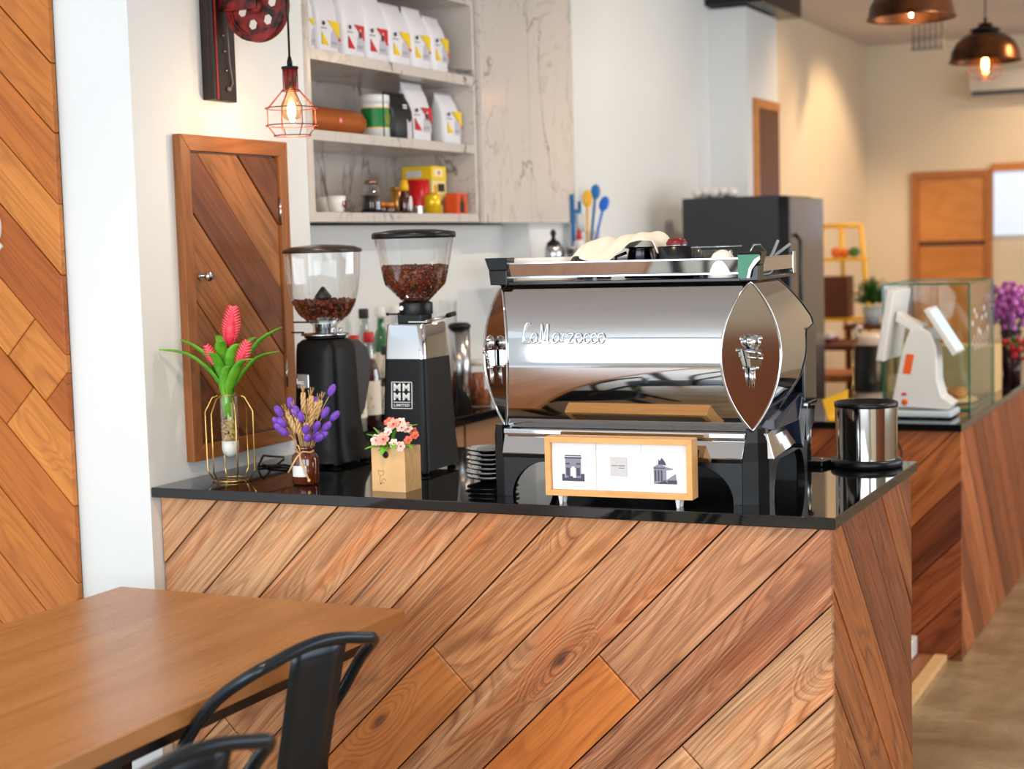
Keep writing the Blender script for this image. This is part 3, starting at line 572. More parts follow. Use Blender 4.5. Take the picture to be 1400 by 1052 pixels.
# web with six hexagonal windows: sector plates around each hole
mb = MB(); M = Matrix.Translation(wc_) @ Matrix.Rotation(PI/2, 4, 'X'); ro, rh, rr = R_-.018, .052, .0165
for k in range(6):
    a0 = k*PI/3+.2; hexc = (rh*math.cos(a0), rh*math.sin(a0))
    hexp = [(hexc[0]+rr*math.cos(a0+j*PI/3), hexc[1]+rr*math.sin(a0+j*PI/3)) for j in range(6)]
    outp = [(ro*math.cos(a0), ro*math.sin(a0)), (ro*math.cos(a0+PI/6), ro*math.sin(a0+PI/6)), (.022*math.cos(a0+PI/6), .022*math.sin(a0+PI/6)), (.02*math.cos(a0), .02*math.sin(a0)), (.022*math.cos(a0-PI/6), .022*math.sin(a0-PI/6)), (ro*math.cos(a0-PI/6), ro*math.sin(a0-PI/6))]
    for z, in ((-.004,), (.004,)):
        vs = [(q[0], q[1], z) for q in hexp+outp]; mb.add(vs, [(j, (j+1) % 6, 6+(j+1) % 6, 6+j) for j in range(6)], 0, False, M)
    mb.add([(q[0], q[1], z) for z in (-.004, .004) for q in hexp], [(j, (j+1) % 6, 6+(j+1) % 6, 6+j) for j in range(6)], 0, False, M)
lp(mb, 'wheel_web', REDPAINT)
lp(MB().lathe([(0, -.018), (.022, -.018), (.022, .018), (0, .018)], n=20, M=M), 'wheel_hub', REDPAINT)
cx, cy = .25, 3.94
lp(MB().tube([(.248, cy, 2.40), (.25, cy, 2.32), (cx, cy, 2.17)], .0032, 8), 'cord', BLACKS)
lp(MB().lathe([(.004, .035), (.008, .02), (.008, .008), (.024, .006), (.025, 0), (.023, 0)], (cx, cy, 2.135), 20), 'cord_cap', BLACKS)
lp(MB().lathe([(.0, 0), (.018, 0), (.019, .06), (.0, .06)], (cx, cy, 2.077), 20), 'socket', REDPAINT)
mb = MB(); cage = [(.022, 2.135), (.022, 2.078), (.026, 2.073), (.0735, 2.022), (.0735, 1.976), (.052, 1.947)]
for k in range(8):
    a = 2*PI*k/8+.2; mb.tube([(cx+r*math.cos(a), cy+r*math.sin(a), z) for r, z in cage], .0013, 6)
for r, z in ((.0265, 2.073), (.074, 2.024), (.074, 1.975), (.052, 1.946)):
    mb.tube([(cx+r*math.cos(2*PI*i/32), cy+r*math.sin(2*PI*i/32), z) for i in range(32)], .0017, 6, closed=True)
lp(mb, 'wire_cage', mat('rust copper wire', (120, 60, 44), .35, .6))
lp(MB().lathe([(.012, .075), (.016, .06), (.03, .035), (.032, .018), (.024, -.004), (0, -.016)], (cx, cy, 2.0), 20, cap=False), 'bulb_glass', BULBG)
lp(MB().ball((cx, cy, 2.018), .012, 12, 10, 0, (1, 1, 2.2)), 'bulb_core', BULB)
def plight(loc, e, col=(1, .72, .42), r=.03):
    l = bpy.data.lights.new('bulb_light', 'POINT'); l.energy = e; l.color = col; l.shadow_soft_size = r
    o = bpy.data.objects.new('bulb_light', l); COL.objects.link(o); o.location = loc
plight((cx+.002, cy, 1.985), 2.6)
# ------------------------------------------------------------------ wire vase with bromeliad
vx, vy = .149, 3.715
v = thing('wire_vase', 'gold wire frame vase holding a glass test tube with white sand', 'vase', (vx, vy, SLAB))
mb = MB(); Rb, Rm, Rt = .052, .068, .038
for k in range(6):
    a = k*PI/3+.35; P = lambda r, z: (r*math.cos(a), r*math.sin(a), z)
    mb.tube([P(Rb, .004), P(Rm, .03), P(Rm, .195), P(Rt+.008, .235), P(Rt-.012, .242)], .0021, 6)
for r, z in ((Rb, .004), (Rt-.012, .242)):
    mb.tube([(r*math.cos(2*PI*i/36), r*math.sin(2*PI*i/36), z) for i in range(36)], .0024, 6, closed=True)
mb.build('wire_frame', GOLD, v)
MB().lathe([(0, .064), (.012, .067), (.021, .076), (.0245, .09), (.0245, .245)], n=28, cap=False).build('test_tube', GLASS, v)
MB().lathe([(0, .066), (.012, .069), (.02, .078), (.0235, .09), (.0235, .112), (0, .112)], n=28).build('white_sand', flat('white sand', (240, 238, 232), .8), v)
mb = MB()
for i in range(150):
    a = random.uniform(0, 2*PI); r = random.uniform(.008, .021); z = random.uniform(.116, .172)
    mb.ball((r*math.cos(a), r*math.sin(a), z), random.uniform(.003, .0045), 6, 4, i % 2, (1, .8, .5))
mb.build('gold_chips', [mat('gold chips', (206, 158, 76), .3, .3), mat('straw chips', (226, 194, 130), .5)], v)['kind'] = 'stuff'
pt = thing('bromeliad', 'artificial bromeliad with green strap leaves and red pink feathered bracts', 'plant', (vx, vy, SLAB+.24))
def leaf(parent, pts, wmax, mt, name='leaf', fold=.25, wp=None):
    """strap leaf along a polyline; width swells then tapers"""
    P = [Vector(p) for p in pts]; n = 10; C = []
    for i in range(n+1):
        t = i/n*(len(P)-1); k = min(int(t), len(P)-2); f = t-k
        a, b = P[k], P[k+1]; p0 = P[max(k-1, 0)]; p3 = P[min(k+2, len(P)-1)]
        C.append(.5*((2*a)+(b-p0)*f+(2*p0-5*a+4*b-p3)*f*f+(3*a-p0-3*b+p3)*f**3))
    side = (P[-1]-P[0]).cross(Vector((0, 0, 1))); side = side.normalized() if side.length > 1e-4 else Vector((1, 0, 0))
    vs = []
    for i in range(n+1):
        u = i/n; wd = wmax*max(.02, (math.sin(PI*min(1, u*.82+.14))**.8 if wp is None else wp(u)))
        d = (C[min(i+1, n)]-C[max(i-1, 0)]).normalized(); up = side.cross(d).normalized()
        for sgn, q in ((-1, 1), (-.5, .3), (0, 0), (.5, .3), (1, 1)): vs.append(C[i]+side*sgn*wd/2+up*abs(q)*wd*fold)
    fs = [(i*5+j, i*5+j+1, (i+1)*5+j+1, (i+1)*5+j) for i in range(n) for j in range(4)]
    return MB().add(vs, fs, 0, True).build(name, mt, parent, solid=.0012, fix=False)
lf = [((-.03, -.01, .06), (-.10, -.02, .165), .032), ((-.05, -.03, .075), (-.145, -.04, .14), .026), ((.02, -.03, .07), (.035, -.04, .15), .036), ((.05, .0, .075), (.13, .0, .19), .034), ((.05, -.02, .06), (.125, -.03, .125), .022),
      ((-.02, -.04, .06), (-.03, -.06, .13), .03), ((-.005, .03, .08), (-.03, .05, .17), .03), ((.03, .03, .08), (.06, .06, .16), .034), ((-.04, .03, .06), (-.08, .06, .13), .028), ((.03, -.05, .05), (.07, -.08, .11), .028), ((-.02, -.03, .09), (.0, -.05, .16), .03), ((.0, -.04, .03), (.015, -.055, .09), .03)]
YR = Matrix.Rotation(YAW, 3, 'Z')
for i, (a, b, wd) in enumerate(lf):
    a = YR @ Vector(a); b = YR @ Vector(b); tip = b + Vector((b.x*.22, b.y*.22, -.004))
    leaf(pt, [(0, 0, -.06 if i < 3 else -.005), a*.55, (a+b)/2+Vector((0, 0, .008)), tip], wd*1.35, GREEN)
MB().tube([(0, 0, -.10), (0, 0, 0), (.004, 0, .1), (.006, -.002, .15)], .005, 8).tube([(.004, .004, -.11), (.006, 0, -.02)], .006, 8, 0).build('stem', flat('pale stem', (206, 214, 150)), pt)
def bract(base, tip, wmax, n):
    base = YR @ Vector(base); tip = YR @ Vector(tip); ax = (tip-base); L = ax.length; ax.normalize(); side = ax.cross(YR @ Vector((0, 1, 0))).normalized(); nr = side.cross(ax)
    mb = MB()
    prof = lambda u: wmax*math.sin(PI*min(1, u*.86+.12))**.7
    core = []
    for i in range(9): u = i/8; core.append((base+ax*(L*u), prof(u)*.30))
    mb.tube([c[0] for c in core], .01, 8, rs=[max(.0015, c[1]) for c in core])
    for i in range(n):
        u = i/n; wd = prof(u)
        for sg in (-1, 1):
            a = base+ax*(L*u); b = base+ax*(L*min(1.02, u+.13))+side*sg*wd*.5
            mb.tube([a, (a+b)/2+nr*-.003, b], .004, 6, rs=[.004, .0038, .0012])
            mb.tube([a-nr*.004, (a+b)/2+side*sg*-.002-nr*.0065, b-side*sg*wd*.06], .004, 6, 1, rs=[.0022, .002, .0008])
    mb.build('bract', [PINK, PINK2], pt)
bract((.008, -.004, .135), (.026, -.01, .25), .054, 15)
bract((-.022, -.03, .085), (-.048, -.04, .145), .034, 9); bract((.036, -.035, .07), (.068, -.045, .155), .042, 11)
# ------------------------------------------------------------------ amber bottle with dried flowers
ax_, ay_ = .394, 3.715
b = thing('amber_bottle', 'brown amber glass apothecary bottle with blank white label', 'bottle', (ax_, ay_, SLAB))
MB().lathe([(0, .001), (.034, .001), (.037, .006), (.037, .07), (.034, .08), (.024, .089), (.023, .094), (.0265, .096), (.0265, .104), (.023, .106), (.021, .104)], n=32, cap=False).build('bottle_body', AMBER, b)
mb = MB(); n = 12; A = [-PI/2-.7+.1+i*1.25/n for i in range(n+1)]
mb.add([(.0377*math.cos(a), .0377*math.sin(a), z) for z in (.024, .054) for a in A], [(i, i+1, n+2+i, n+1+i) for i in range(n)], 0, True).build('paper_label', flat('white paper', (238, 236, 234), .7), b, fix=False)
MB().tube([(.0245*math.cos(t/16*2*PI), .0245*math.sin(t/16*2*PI), .0905+.002*math.sin(t*2)) for t in range(16)], .0022, 6, closed=True).tube([(.005, -.0255, .09), (-.005, -.036, .075), (-.03, -.04, .035)], .0026, 6).tube([(.0, -.0255, .09), (.01, -.038, .07), (.035, -.040, .018)], .0026, 6).ball((.036, -.040, .016), .0045, 8, 6).tube([(-.005, -.026, .092), (-.012, -.03, .108), (.0, -.03, .11), (.002, -.026, .092)], .002, 6).build('raffia_tie', STRAW, b)
fl = thing('dried_flowers', 'dried bunch of purple bunny tails and straw wheat ears in the amber bottle', 'dried flowers', (ax_, ay_, SLAB+.1))
tails = [(.079, .01, .155), (.086, .0, .085), (-.03, -.02, .125), (-.062, -.03, .105), (-.068, -.02, .075), (-.05, -.04, .05), (-.062, -.035, .06), (.0, -.05, .09), (-.012, -.05, .105), (.04, -.04, .062), (.013, -.055, .056), (.017, -.06, .033), (.066, -.03, .06), (.055, -.03, .036), (.036, -.03, .035), (.06, .0, .095), (.03, .02, .12), (-.03, .03, .1), (.045, -.04, .03), (-.055, -.03, .075)]
for (x, y, z) in tails:
    e = YR @ Vector((x, y, z)); d = e.normalized(); q = d.to_track_quat('Z', 'Y').to_matrix().to_4x4()
    mb = MB().ball((0, 0, 0), .0105, 10, 8, 0, (1, 1, 1.75), Matrix.Translation(e) @ q)
    mb.tube([(0, 0, -.06), e*.5+Vector((0, 0, .004)), e*.9], .0008, 5, 1); mb.build('bunny_tail', [PURPLE, STRAW], fl)
for (x, y, z) in [(.004, -.02, .145), (.025, -.01, .14), (.04, -.01, .12), (-.02, -.03, .1), (-.03, -.04, .08), (.018, .0, .13), (.05, .0, .125), (-.01, -.045, .075), (.0, .01, .15), (.03, -.03, .1), (-.04, -.02, .09), (.012, -.05, .06)]:
    e = YR @ Vector((x, y, z)); d = (e+Vector((0, 0, .02))).normalized(); q = Matrix.Translation(e*.8) @ d.to_track_quat('Z', 'Y').to_matrix().to_4x4()
    mb = MB().tube([(0, 0, -.06), e*.4, e*.8], .0009, 5)
    for k in range(9):
        for s_ in range(3):
            a = s_*2.1+k*.7; mb.ball((.0045*math.cos(a), .0045*math.sin(a), -.018+k*.0055), .004, 6, 4, 0, (.8, .8, 1.6), q)
    for s_ in range(5): a = s_*1.26; mb.tube([(0, 0, .03), (.006*math.cos(a), .006*math.sin(a), .055)], .0004, 4, 0, M=q)
    mb.build('wheat_ear', STRAW, fl)
# ------------------------------------------------------------------ bamboo box with flowers
bx = thing('bamboo_planter', 'square pale bamboo planter with round hole and cat outline', 'planter', (.642, 3.651, SLAB), -.03)
Wd, Dp, Hh = .102, .082, .116
MB().box(0, 0, 0, Wd, .006, Hh).box(0, Dp-.006, 0, Wd, Dp, Hh).box(0, .006, 0, .006, Dp-.006, Hh).box(Wd-.006, .006, 0, Wd, Dp-.006, Hh).box(.006, .006, 0, Wd-.006, Dp-.006, .006).build('box', W_PALE, bx)
MB().box(.0065, .0065, .09, Wd-.0065, Dp-.0065, .105).build('moss', DKGREEN, bx)
MB().lathe([(.0095, 0), (.0095, .0012), (.0055, .0012), (.0055, 0)], n=20, cap=False).build('hole_ring', flat('burnt ring', (70, 48, 34)), bx, loc=(.044, -.0002, .098), rot=(PI/2, 0, 0))
MB().lathe([(0, 0), (.0056, 0), (.0056, .0006), (0, .0006)], n=16).build('hole', BLACKS, bx, loc=(.044, -.0002, .098), rot=(PI/2, 0, 0))
ct = flat('engraved line', (176, 138, 96)); T = lambda P_: [(q[0], -.0006, q[1]) for q in P_]
MB().tube(T([(.02, .05), (.02, .058), (.024, .054), (.032, .054), (.036, .058), (.036, .048), (.032, .042), (.024, .042), (.02, .048)]), .0006, 4).tube(T([(.026, .042), (.024, .03), (.026, .022)]), .0006, 4).tube(T([(.036+.006*math.cos(a*.6), .028+.006*math.sin(a*.6)) for a in range(9)]), .0006, 4).build('cat_engraving', ct, bx)
MB().ball((.027, -.0004, .021), .002, 8, 6, 0, (1, .4, 1)).build('engraved_dot', BLACKS, bx)
fb = thing('flower_posy', 'artificial peach pink flower posy with green leaves in the bamboo planter', 'flowers', (.642, 3.651, SLAB+.105), -.03)
FP = [mat('peach petal', (244, 176, 160), .6), mat('pale pink petal', (250, 212, 204), .6), mat('coral petal', (232, 120, 92), .6), mat('cream petal', (250, 226, 216), .6)]
FC = mat('flower centre', (190, 60, 60), .6)
def flower(c, d, r, mi, ps=6):
    d = Vector(d).normalized(); M = Matrix.Translation(c) @ d.to_track_quat('Z', 'Y').to_matrix().to_4x4(); mb = MB()
    for L, (rr, n, el) in enumerate(((r, ps, .35), (r*.62, ps-1, .75))):
        for k in range(n):
            a = 2*PI*k/n+L*.5; ca, sa = math.cos(a), math.sin(a)
            pr = [(0, 0), (.45, -.3), (.8, -.36), (1, -.18), (1.05, 0), (1, .18), (.8, .36), (.45, .3)]
            mb.add([(rr*(q[0]*ca*math.cos(el)-q[1]*sa), rr*(q[0]*sa*math.cos(el)+q[1]*ca), rr*q[0]*math.sin(el)*(1 if q[0] < .9 else .8)) for q in pr], [tuple(range(8))], 0, True, M)
    mb.ball((0, 0, r*.18), r*.17, 8, 6, 1, M=M)
    mb.build('flower', [FP[mi], FC], fb, fix=False)
for (x, y, z, r, mi) in [(.018, .0, .03, .019, 1), (.045, -.008, .034, .022, 0), (.06, .02, .07, .021, 0), (.042, .03, .075, .018, 2), (.085, .02, .062, .018, 1), (.098, .03, .058, .016, 1), (.075, .03, .075, .017, 3), (.075, -.006, .024, .015, 3), (.092, .0, .016, .016, 1), (.103, .02, .03, .014, 2), (.112, .04, .04, .014, 2), (.035, .04, .055, .017, 3), (.1, .05, .05, .014, 2), (.01, .02, .02, .015, 3), (.07, .06, .06, .018, 0), (.055, .0, .052, .014, 3)]:
    flower((x, y, z), (x-.055, -.5+y*3, z*6+.05), r*.92, mi)
for (a, b_, wd) in [((.03, .0, .015), (.0, -.03, .01), .018), ((.05, -.005, .012), (.05, -.03, -.004), .02), ((.03, .01, .03), (-.012, .0, .045), .016), ((.07, -.005, .02), (.085, -.02, .012), .018), ((.06, .03, .05), (.12, .04, .07), .018), ((.02, .03, .03), (-.01, .03, .06), .016), ((.06, .0, .01), (.03, -.012, .004), .018), ((.09, .02, .02), (.12, .01, .01), .016)]:
    leaf(fb, [(.05, .04, -.005), a, b_], wd, GREEN)
# ------------------------------------------------------------------ saucers
SAU = mat('gloss black ceramic', (14, 14, 16), .06, coat=1)
s0 = None
for i in range(7):
    lab = 'glossy black saucer, %s of the stack beside the coffee machine' % ['lowest', 'second from bottom', 'third from bottom', 'middle one', 'third from top', 'second from top', 'topmost'][i]
    loc = (.872+random.uniform(-.003, .003), 3.905+random.uniform(-.003, .003), SLAB+i*.0125)
    if s0 is None:
        s0 = MB().lathe([(0, .002), (.034, 0), (.036, .003), (.07, .0125), (.0715, .0145), (.069, .0155), (.036, .0065), (.03, .005), (0, .005)], n=40, cap=False).build('saucer', SAU)
        tag(s0, lab, 'saucer', 'stacked black saucers'); s0.location = loc; 
        for pg in s0.data.polygons: pg.use_smooth = True
    else: dup(s0, loc, label=lab)
# ------------------------------------------------------------------ photo box frame
pf = thing('picture_frame', 'honey wood box frame on white legs with three pictures in white mats', 'picture frame', (1.176, 3.578, SLAB), .045)
W_, H_, D_ = .374, .145, .05; Z0 = .022; tk = .014
for nm, poly in (('frame_rail', [(0, Z0), (W_, Z0), (W_-tk, Z0+tk), (tk, Z0+tk)]), ('frame_rail', [(0, Z0+H_), (W_, Z0+H_), (W_-tk, Z0+H_-tk), (tk, Z0+H_-tk)]), ('frame_stile', [(0, Z0), (tk, Z0+tk), (tk, Z0+H_-tk), (0, Z0+H_)]), ('frame_stile', [(W_, Z0), (W_-tk, Z0+tk), (W_-tk, Z0+H_-tk), (W_, Z0+H_)])):
    MB().prism(poly, 0, D_, 'Y').build(nm, W_FRAME, pf, bevel=.0008)
MATW = flat('white mount card', (240, 240, 240), .6)
iw = (W_-2*tk)/3
for i in range(3):
    x0 = tk+i*iw; o = MB().box(x0+.0008, .012+(.002 if i == 1 else 0), Z0+tk+.0005, x0+iw-.0008, .0145, Z0+H_-tk-.0005).build('mount', MATW, pf)
MB().box(tk, .0145, Z0+tk, W_-tk, .018, Z0+H_-tk).build('backing', flat('backing card', (214, 200, 180)), pf)
PD, PM, PL = flat('photo dark grey', (72, 70, 92), .5), flat('photo mid grey', (140, 138, 152), .5), flat('photo light grey', (226, 226, 242), .5)
def pic(i, parts, w=.058, h=.066):
    cx = tk+iw*(i+.5)+(.002 if i == 2 else -.002 if i == 0 else 0); cz = Z0+H_/2-.004; mb = MB(); y = .0115 if i != 1 else .0135
    mb.box(cx-w/2, y, cz-h/2, cx+w/2, y+.0005, cz+h/2, 2)
    for k, (mi, poly) in enumerate(parts): mb.prism([(cx+(p[0]-.5)*w, cz+(p[1]-.5)*h) for p in poly], y-.0003-.0001*k, y, 'Y', mi)
    mb.build('photo_print', [PD, PM, PL], pf)
R4 = lambda a, b, c, d: [(a, b), (c, b), (c, d), (a, d)]
pic(0, [(1, R4(.15, .08, .38, .78)), (1, R4(.62, .08, .85, .78)), (1, R4(.15, .55, .85, .84)), (0, R4(.12, .84, .88, .90)), (0, R4(.14, .93, .86, .97)), (1, [(.38, .55), (.4, .62), (.36, .62)]), (0, R4(0, 0, 1, .12)), (0, R4(0, .12, .12, .26)), (0, R4(.85, .12, 1, .28)), (0, R4(.17, .62, .34, .68)), (0, R4(.66, .62, .83, .68)), (0, R4(.2, .2, .34, .5)), (0, R4(.66, .2, .8, .5)), (0, R4(.3, .1, .48, .18)), (1, R4(.36, .5, .42, .64)), (1, R4(.58, .5, .64, .64))])
pic(2, [(1, [(0, 0), (0, .62), (.2, .72), (.3, .72), (.55, .62), (.85, .56), (.8, .52), (.55, .5), (.55, 0)]), (0, [(.2, .72), (.22, .9), (.28, .84), (.35, .95), (.42, .9), (.5, .8), (.55, .68)]), (0, R4(.05, .1, .12, .5)), (0, R4(.18, .1, .25, .5)), (0, R4(.31, .1, .38, .5)), (0, R4(0, .56, .5, .6)), (1, [(.3, .0), (.95, .38), (1, .0)]), (0, R4(.6, 0, 1, .14)), (0, [(.1, .0), (.5, .14), (.62, 0)])])
cx = tk+iw*1.5; cz = Z0+H_/2+.002
MB().box(cx-.021, .0112, cz-.023, cx+.021, .0118, cz+.023, 0).build('centre_card', flat('grey card', (206, 202, 204)), pf)
mb = MB(); xs = -.017
for wv in (.0022, .0006, .0026, .003, .0026, 0, .0032, .0022, .0028, .0026, .0022):
    if wv: mb.box(cx+xs, .0108, cz+.001, cx+xs+wv*.8, .0113, cz+.0034)
    xs += wv+.0008 if wv else .0022
mb.box(cx+.001, .0108, cz-.0042, cx+.015, .0113, cz-.003).build('small_print', flat('photo dark grey', (72, 70, 92)), pf)
for x in (.03, W_-.045):
    for y in (.008, D_-.014):
        MB().hexa([(x+.003, y+.001, 0), (x+.009, y+.001, 0), (x+.009, y+.007, 0), (x+.003, y+.007, 0)], [(x, y, Z0), (x+.012, y, Z0), (x+.012, y+.009, Z0), (x, y+.009, Z0)]).build('leg', WHITEP, pf)
def at(x, y, d): return CAM + ray(x, y)*d
BEAN = [noisy('dark roast bean', (52, 24, 14), (96, 42, 22), 90, .3), noisy('red brown roast bean', (96, 36, 18), (140, 58, 28), 90, .3)]
def rsq(w, d, z, n=32, e=5, cx=0, cy=0):
    return [(cx+w/2*math.copysign(abs(math.cos(t))**(2/e), math.cos(t)), cy+d/2*math.copysign(abs(math.sin(t))**(2/e), math.sin(t)), z) for t in [2*PI*(i+.5)/n for i in range(n)]]
def loft(mb, secs, mi=0, sm=True, cap=True):
    n = len(secs[0]); b = len(mb.v); vs = [q for s in secs for q in s]
    fs = [(k*n+i, k*n+(i+1) % n, (k+1)*n+(i+1) % n, (k+1)*n+i) for k in range(len(secs)-1) for i in range(n)]
    mb.add(vs, fs, mi, sm)
    if cap: mb.add(secs[0], [tuple(reversed(range(n)))], mi); mb.add(secs[-1], [tuple(range(n))], mi)
    return mb
def beans(parent, prof, n, mats, seed, cy=0):
    """roast beans filling a hopper: prof = list of (z, r) walls, top layer uneven"""
    rnd = random.Random(seed); mb = MB(); z0, z1 = prof[0][0], prof[-1][0]
    def R(z):
        for k in range(len(prof)-1):
            if prof[k][0] <= z <= prof[k+1][0]: f = (z-prof[k][0])/(prof[k+1][0]-prof[k][0]); return prof[k][1]+(prof[k+1][1]-prof[k][1])*f
        return prof[-1][1]
    for i in range(n):
        if i < n*.62: z = z0+(z1-z0)*rnd.random()**.75; r = R(z)-.006; a = rnd.uniform(0, 2*PI)
        else: z = z1+rnd.uniform(-.004, .004); r = (R(z1)-.006)*math.sqrt(rnd.random()); a = rnd.uniform(0, 2*PI)
        M = Matrix.Translation((r*math.cos(a), cy+r*math.sin(a), z)) @ Matrix.Rotation(rnd.uniform(0, 6), 4, 'X') @ Matrix.Rotation(rnd.uniform(0, 6), 4, 'Z')
        mb.ball((0, 0, 0), .0052, 7, 5, rnd.randint(0, 1), (1.25, .85, .7), M)
    mb.lathe([(max(.001, prof[0][1]-.008), z0)]+[(max(.002, r-.009), z) for z, r in prof[1:]]+[(0, z1-.002)], (0, cy, 0), 20, 0)
    o = mb.build('coffee_beans', mats, parent, fix=False); o['kind'] = 'stuff'; return o
# ------------------------------------------------------------------ grinder A
p = pz(447, 634, SLAB)
ga = thing('coffee_grinder', 'round shouldered matt black grinder with egg shaped hopper and silver badge, left one', 'coffee grinder', (p.x+.005, p.y+.01, SLAB))
mb = MB(); loft(mb, [rsq(.19, .25, .012, e=4, cy=.025), rsq(.19, .25, .02, e=4, cy=.025), rsq(.178, .225, .035, e=4, cy=.02), rsq(.165, .19, .07, e=4, cy=.008), rsq(.16, .175, .14, e=4), rsq(.152, .165, .25, e=4), rsq(.146, .158, .34, e=4), rsq(.14, .152, .362, e=4), rsq(.12, .13, .374, e=3)])
mb.build('body', BLACKM, ga)
for x, y in ((-.06, -.06), (.06, -.06), (-.06, .1), (.06, .1)): MB().cyl((x, y, 0), .014, .014, 14).build('foot', BLACKS, ga)
MB().lathe([(.056, .375), (.062, .378), (.062, .384)], n=32).build('neck_ring', BLACKS, ga)
MB().lathe([(.07, .385), (.073, .387), (.07, .392), (.03, .394), (.03, .42), (.0, .42)], n=32).build('steel_collar', CHROME, ga)
MB().lathe([(.0, .41), (.03, .41), (.03, .432), (0, .432)], n=20).build('white_throat', WHITEP, ga)
hpA = [(.036, .39), (.036, .415), (.05, .425), (.078, .45), (.096, .485), (.106, .52), (.111, .57), (.114, .636)]
MB().lathe(hpA, n=48, cap=False).build('hopper', GLASS, ga)
MB().lathe([(.117, .63), (.119, .634), (.117, .64), (.095, .648), (.05, .653), (0, .655)], n=44).build('hopper_lid', mat('smoky brown lid', (48, 38, 34), .25), ga)
beans(ga, [(.43, .055), (.45, .078), (.475, .092), (.487, .097)], 520, BEAN, 3)
MB().lathe([(.018, 0), (.026, .014), (.005, .042), (0, .044)], (.01, -.02, .487), 16).build('hopper_baffle', BLACKS, ga)
MB().box(-.088, -.035, .423, -.0, -.028, .428).box(-.1, -.03, .392, -.06, -.02, .397).build('lever', BLACKS, ga, bevel=.001)
MB().cyl((.045, -.03, .395), .009, .018, 14).cyl((.06, -.01, .393), .006, .015, 12).build('steel_knob', STEEL, ga)
MB().prism([(.04, .372), (.12, .365), (.165, .34), (.185, .30), (.18, .25), (.14, .15), (.10, .115), (.05, .11)], -.05, .05, 'X').build('dosing_chute', DGREY, ga, bevel=.012, seg=3)
MB().box(-.0215, -.089, .232, .0215, -.0805, .275).build('badge', mat('silver badge', (190, 192, 194), .25, .9), ga, bevel=.003).matrix_local = Matrix.Translation((-.03, .002, 0))
MB().box(-.0495, -.0882, .246, -.0475, -.0866, .262).box(-.045, -.0882, .246, -.0435, -.0866, .254).box(-.041, -.0882, .246, -.0395, -.0866, .254).box(-.0365, -.0882, .246, -.035, -.0866, .255).box(-.032, -.0882, .246, -.026, -.0866, .248).box(-.032, -.0882, .252, -.026, -.0866, .254).build('badge_lettering', flat('white enamel', (250, 250, 250), .3), ga)
# ------------------------------------------------------------------ grinder B
c = pz(583, 651, SLAB)
gb = thing('coffee_grinder', 'tall square black grinder with chrome collar and white monogram, right one', 'coffee grinder', (c.x-.07, c.y+.1, SLAB), .02)
mb = MB(); loft(mb, [rsq(.15, .215, .012, e=14, n=40), rsq(.15, .215, .03, e=14, n=40), rsq(.142, .195, .1, e=14, n=40), rsq(.128, .17, .326, e=14, n=40)]); mb.build('body', BLACKM, gb, bevel=.001)
mb = MB(); loft(mb, [rsq(.1285, .171, .327, e=14, n=40), rsq(.116, .155, .42, e=14, n=40), rsq(.11, .15, .424, e=14, n=40)]); mb.build('chrome_collar', CHROME, gb)
for x, y in ((-.055, -.085), (.055, -.085), (-.055, .085), (.055, .085)): MB().cyl((x, y, 0), .013, .014, 14).build('foot', BLACKS, gb)
mb = MB(); mb.box(-.045, -.03, .424, .03, .04, .455); mb.lathe([(.048, .448), (.048, .482), (.036, .486), (0, .486)], (0, 0, 0), 28); mb.build('hopper_neck', BLACKS, gb, bevel=.002)
MB().cyl((0, 0, 0), .0065, .004, 14).build('white_button', WHITEP, gb, loc=(-.022, -.045, .468), rot=(PI/2, 0, 0))
MB().box(-.075, -.03, .448, -.045, -.024, .453).ball((-.078, -.027, .4505), .005, 8, 6).build('shutter_pin', BLACKS, gb)
MB().box(.0, -.05, .427, .06, -.03, .431).tube([(.05, -.04, .43), (.06, .04, .436), (.06, .09, .44)], .004, 8).build('steel_lever', STEEL, gb)
MB().tube([(.06, .08, .44), (.062, .12, .444)], .007, 10).build('lever_grip', BLACKS, gb)
hpB = [(.034, .482), (.045, .492), (.088, .535), (.099, .585), (.114, .668)]
MB().lathe(hpB, n=48, cap=False).build('hopper', GLASS, gb)
MB().lathe([(.118, .664), (.12, .667), (.12, .678), (.116, .682), (.06, .689), (0, .69)], n=48).build('hopper_lid', BLACKS, gb)
beans(gb, [(.487, .038), (.535, .087), (.583, .0985)], 900, BEAN[::-1], 5)
# monogram on the front face (tilted slightly with the taper)
SIL = mat('silver print', (226, 226, 224), .35)
fy = -.0905
mg = MB(); mw, mh, mx, mz = .066, .076, -.006, .225
for (a, b_, c_, d_) in ((-mw/2, -mh/2, mw/2, -mh/2+.002), (-mw/2, mh/2-.002, mw/2, mh/2), (-mw/2, -mh/2, -mw/2+.002, mh/2), (mw/2-.002, -mh/2, mw/2, mh/2), (-mw/2+.006, -.0205, mw/2-.006, -.0187)):
    mg.box(mx+a, -.0006, b_, mx+c_, .004, d_)
mo = mg.build('monogram_frame', SIL, gb, loc=(0, -.0925, mz), rot=(-.055, 0, 0))
for i, (dx, dz) in enumerate(((-.0145, .0215), (.0145, .0215), (-.0145, -.0045), (.0145, -.0045))):
    q = text('M', .030, mo, SIL, Matrix.Translation((mx+dx, -.0008, dz)) @ Matrix.Rotation(PI/2, 4, 'X') @ Matrix.Diagonal((1.08, 1.0, 1, 1)), bold=.0006)
text('LIMITED', .0105, mo, SIL, Matrix.Translation((mx, -.0008, -.0285)) @ Matrix.Rotation(PI/2, 4, 'X') @ Matrix.Diagonal((1.25, 1, 1, 1)), bold=.0002, space=1.1)
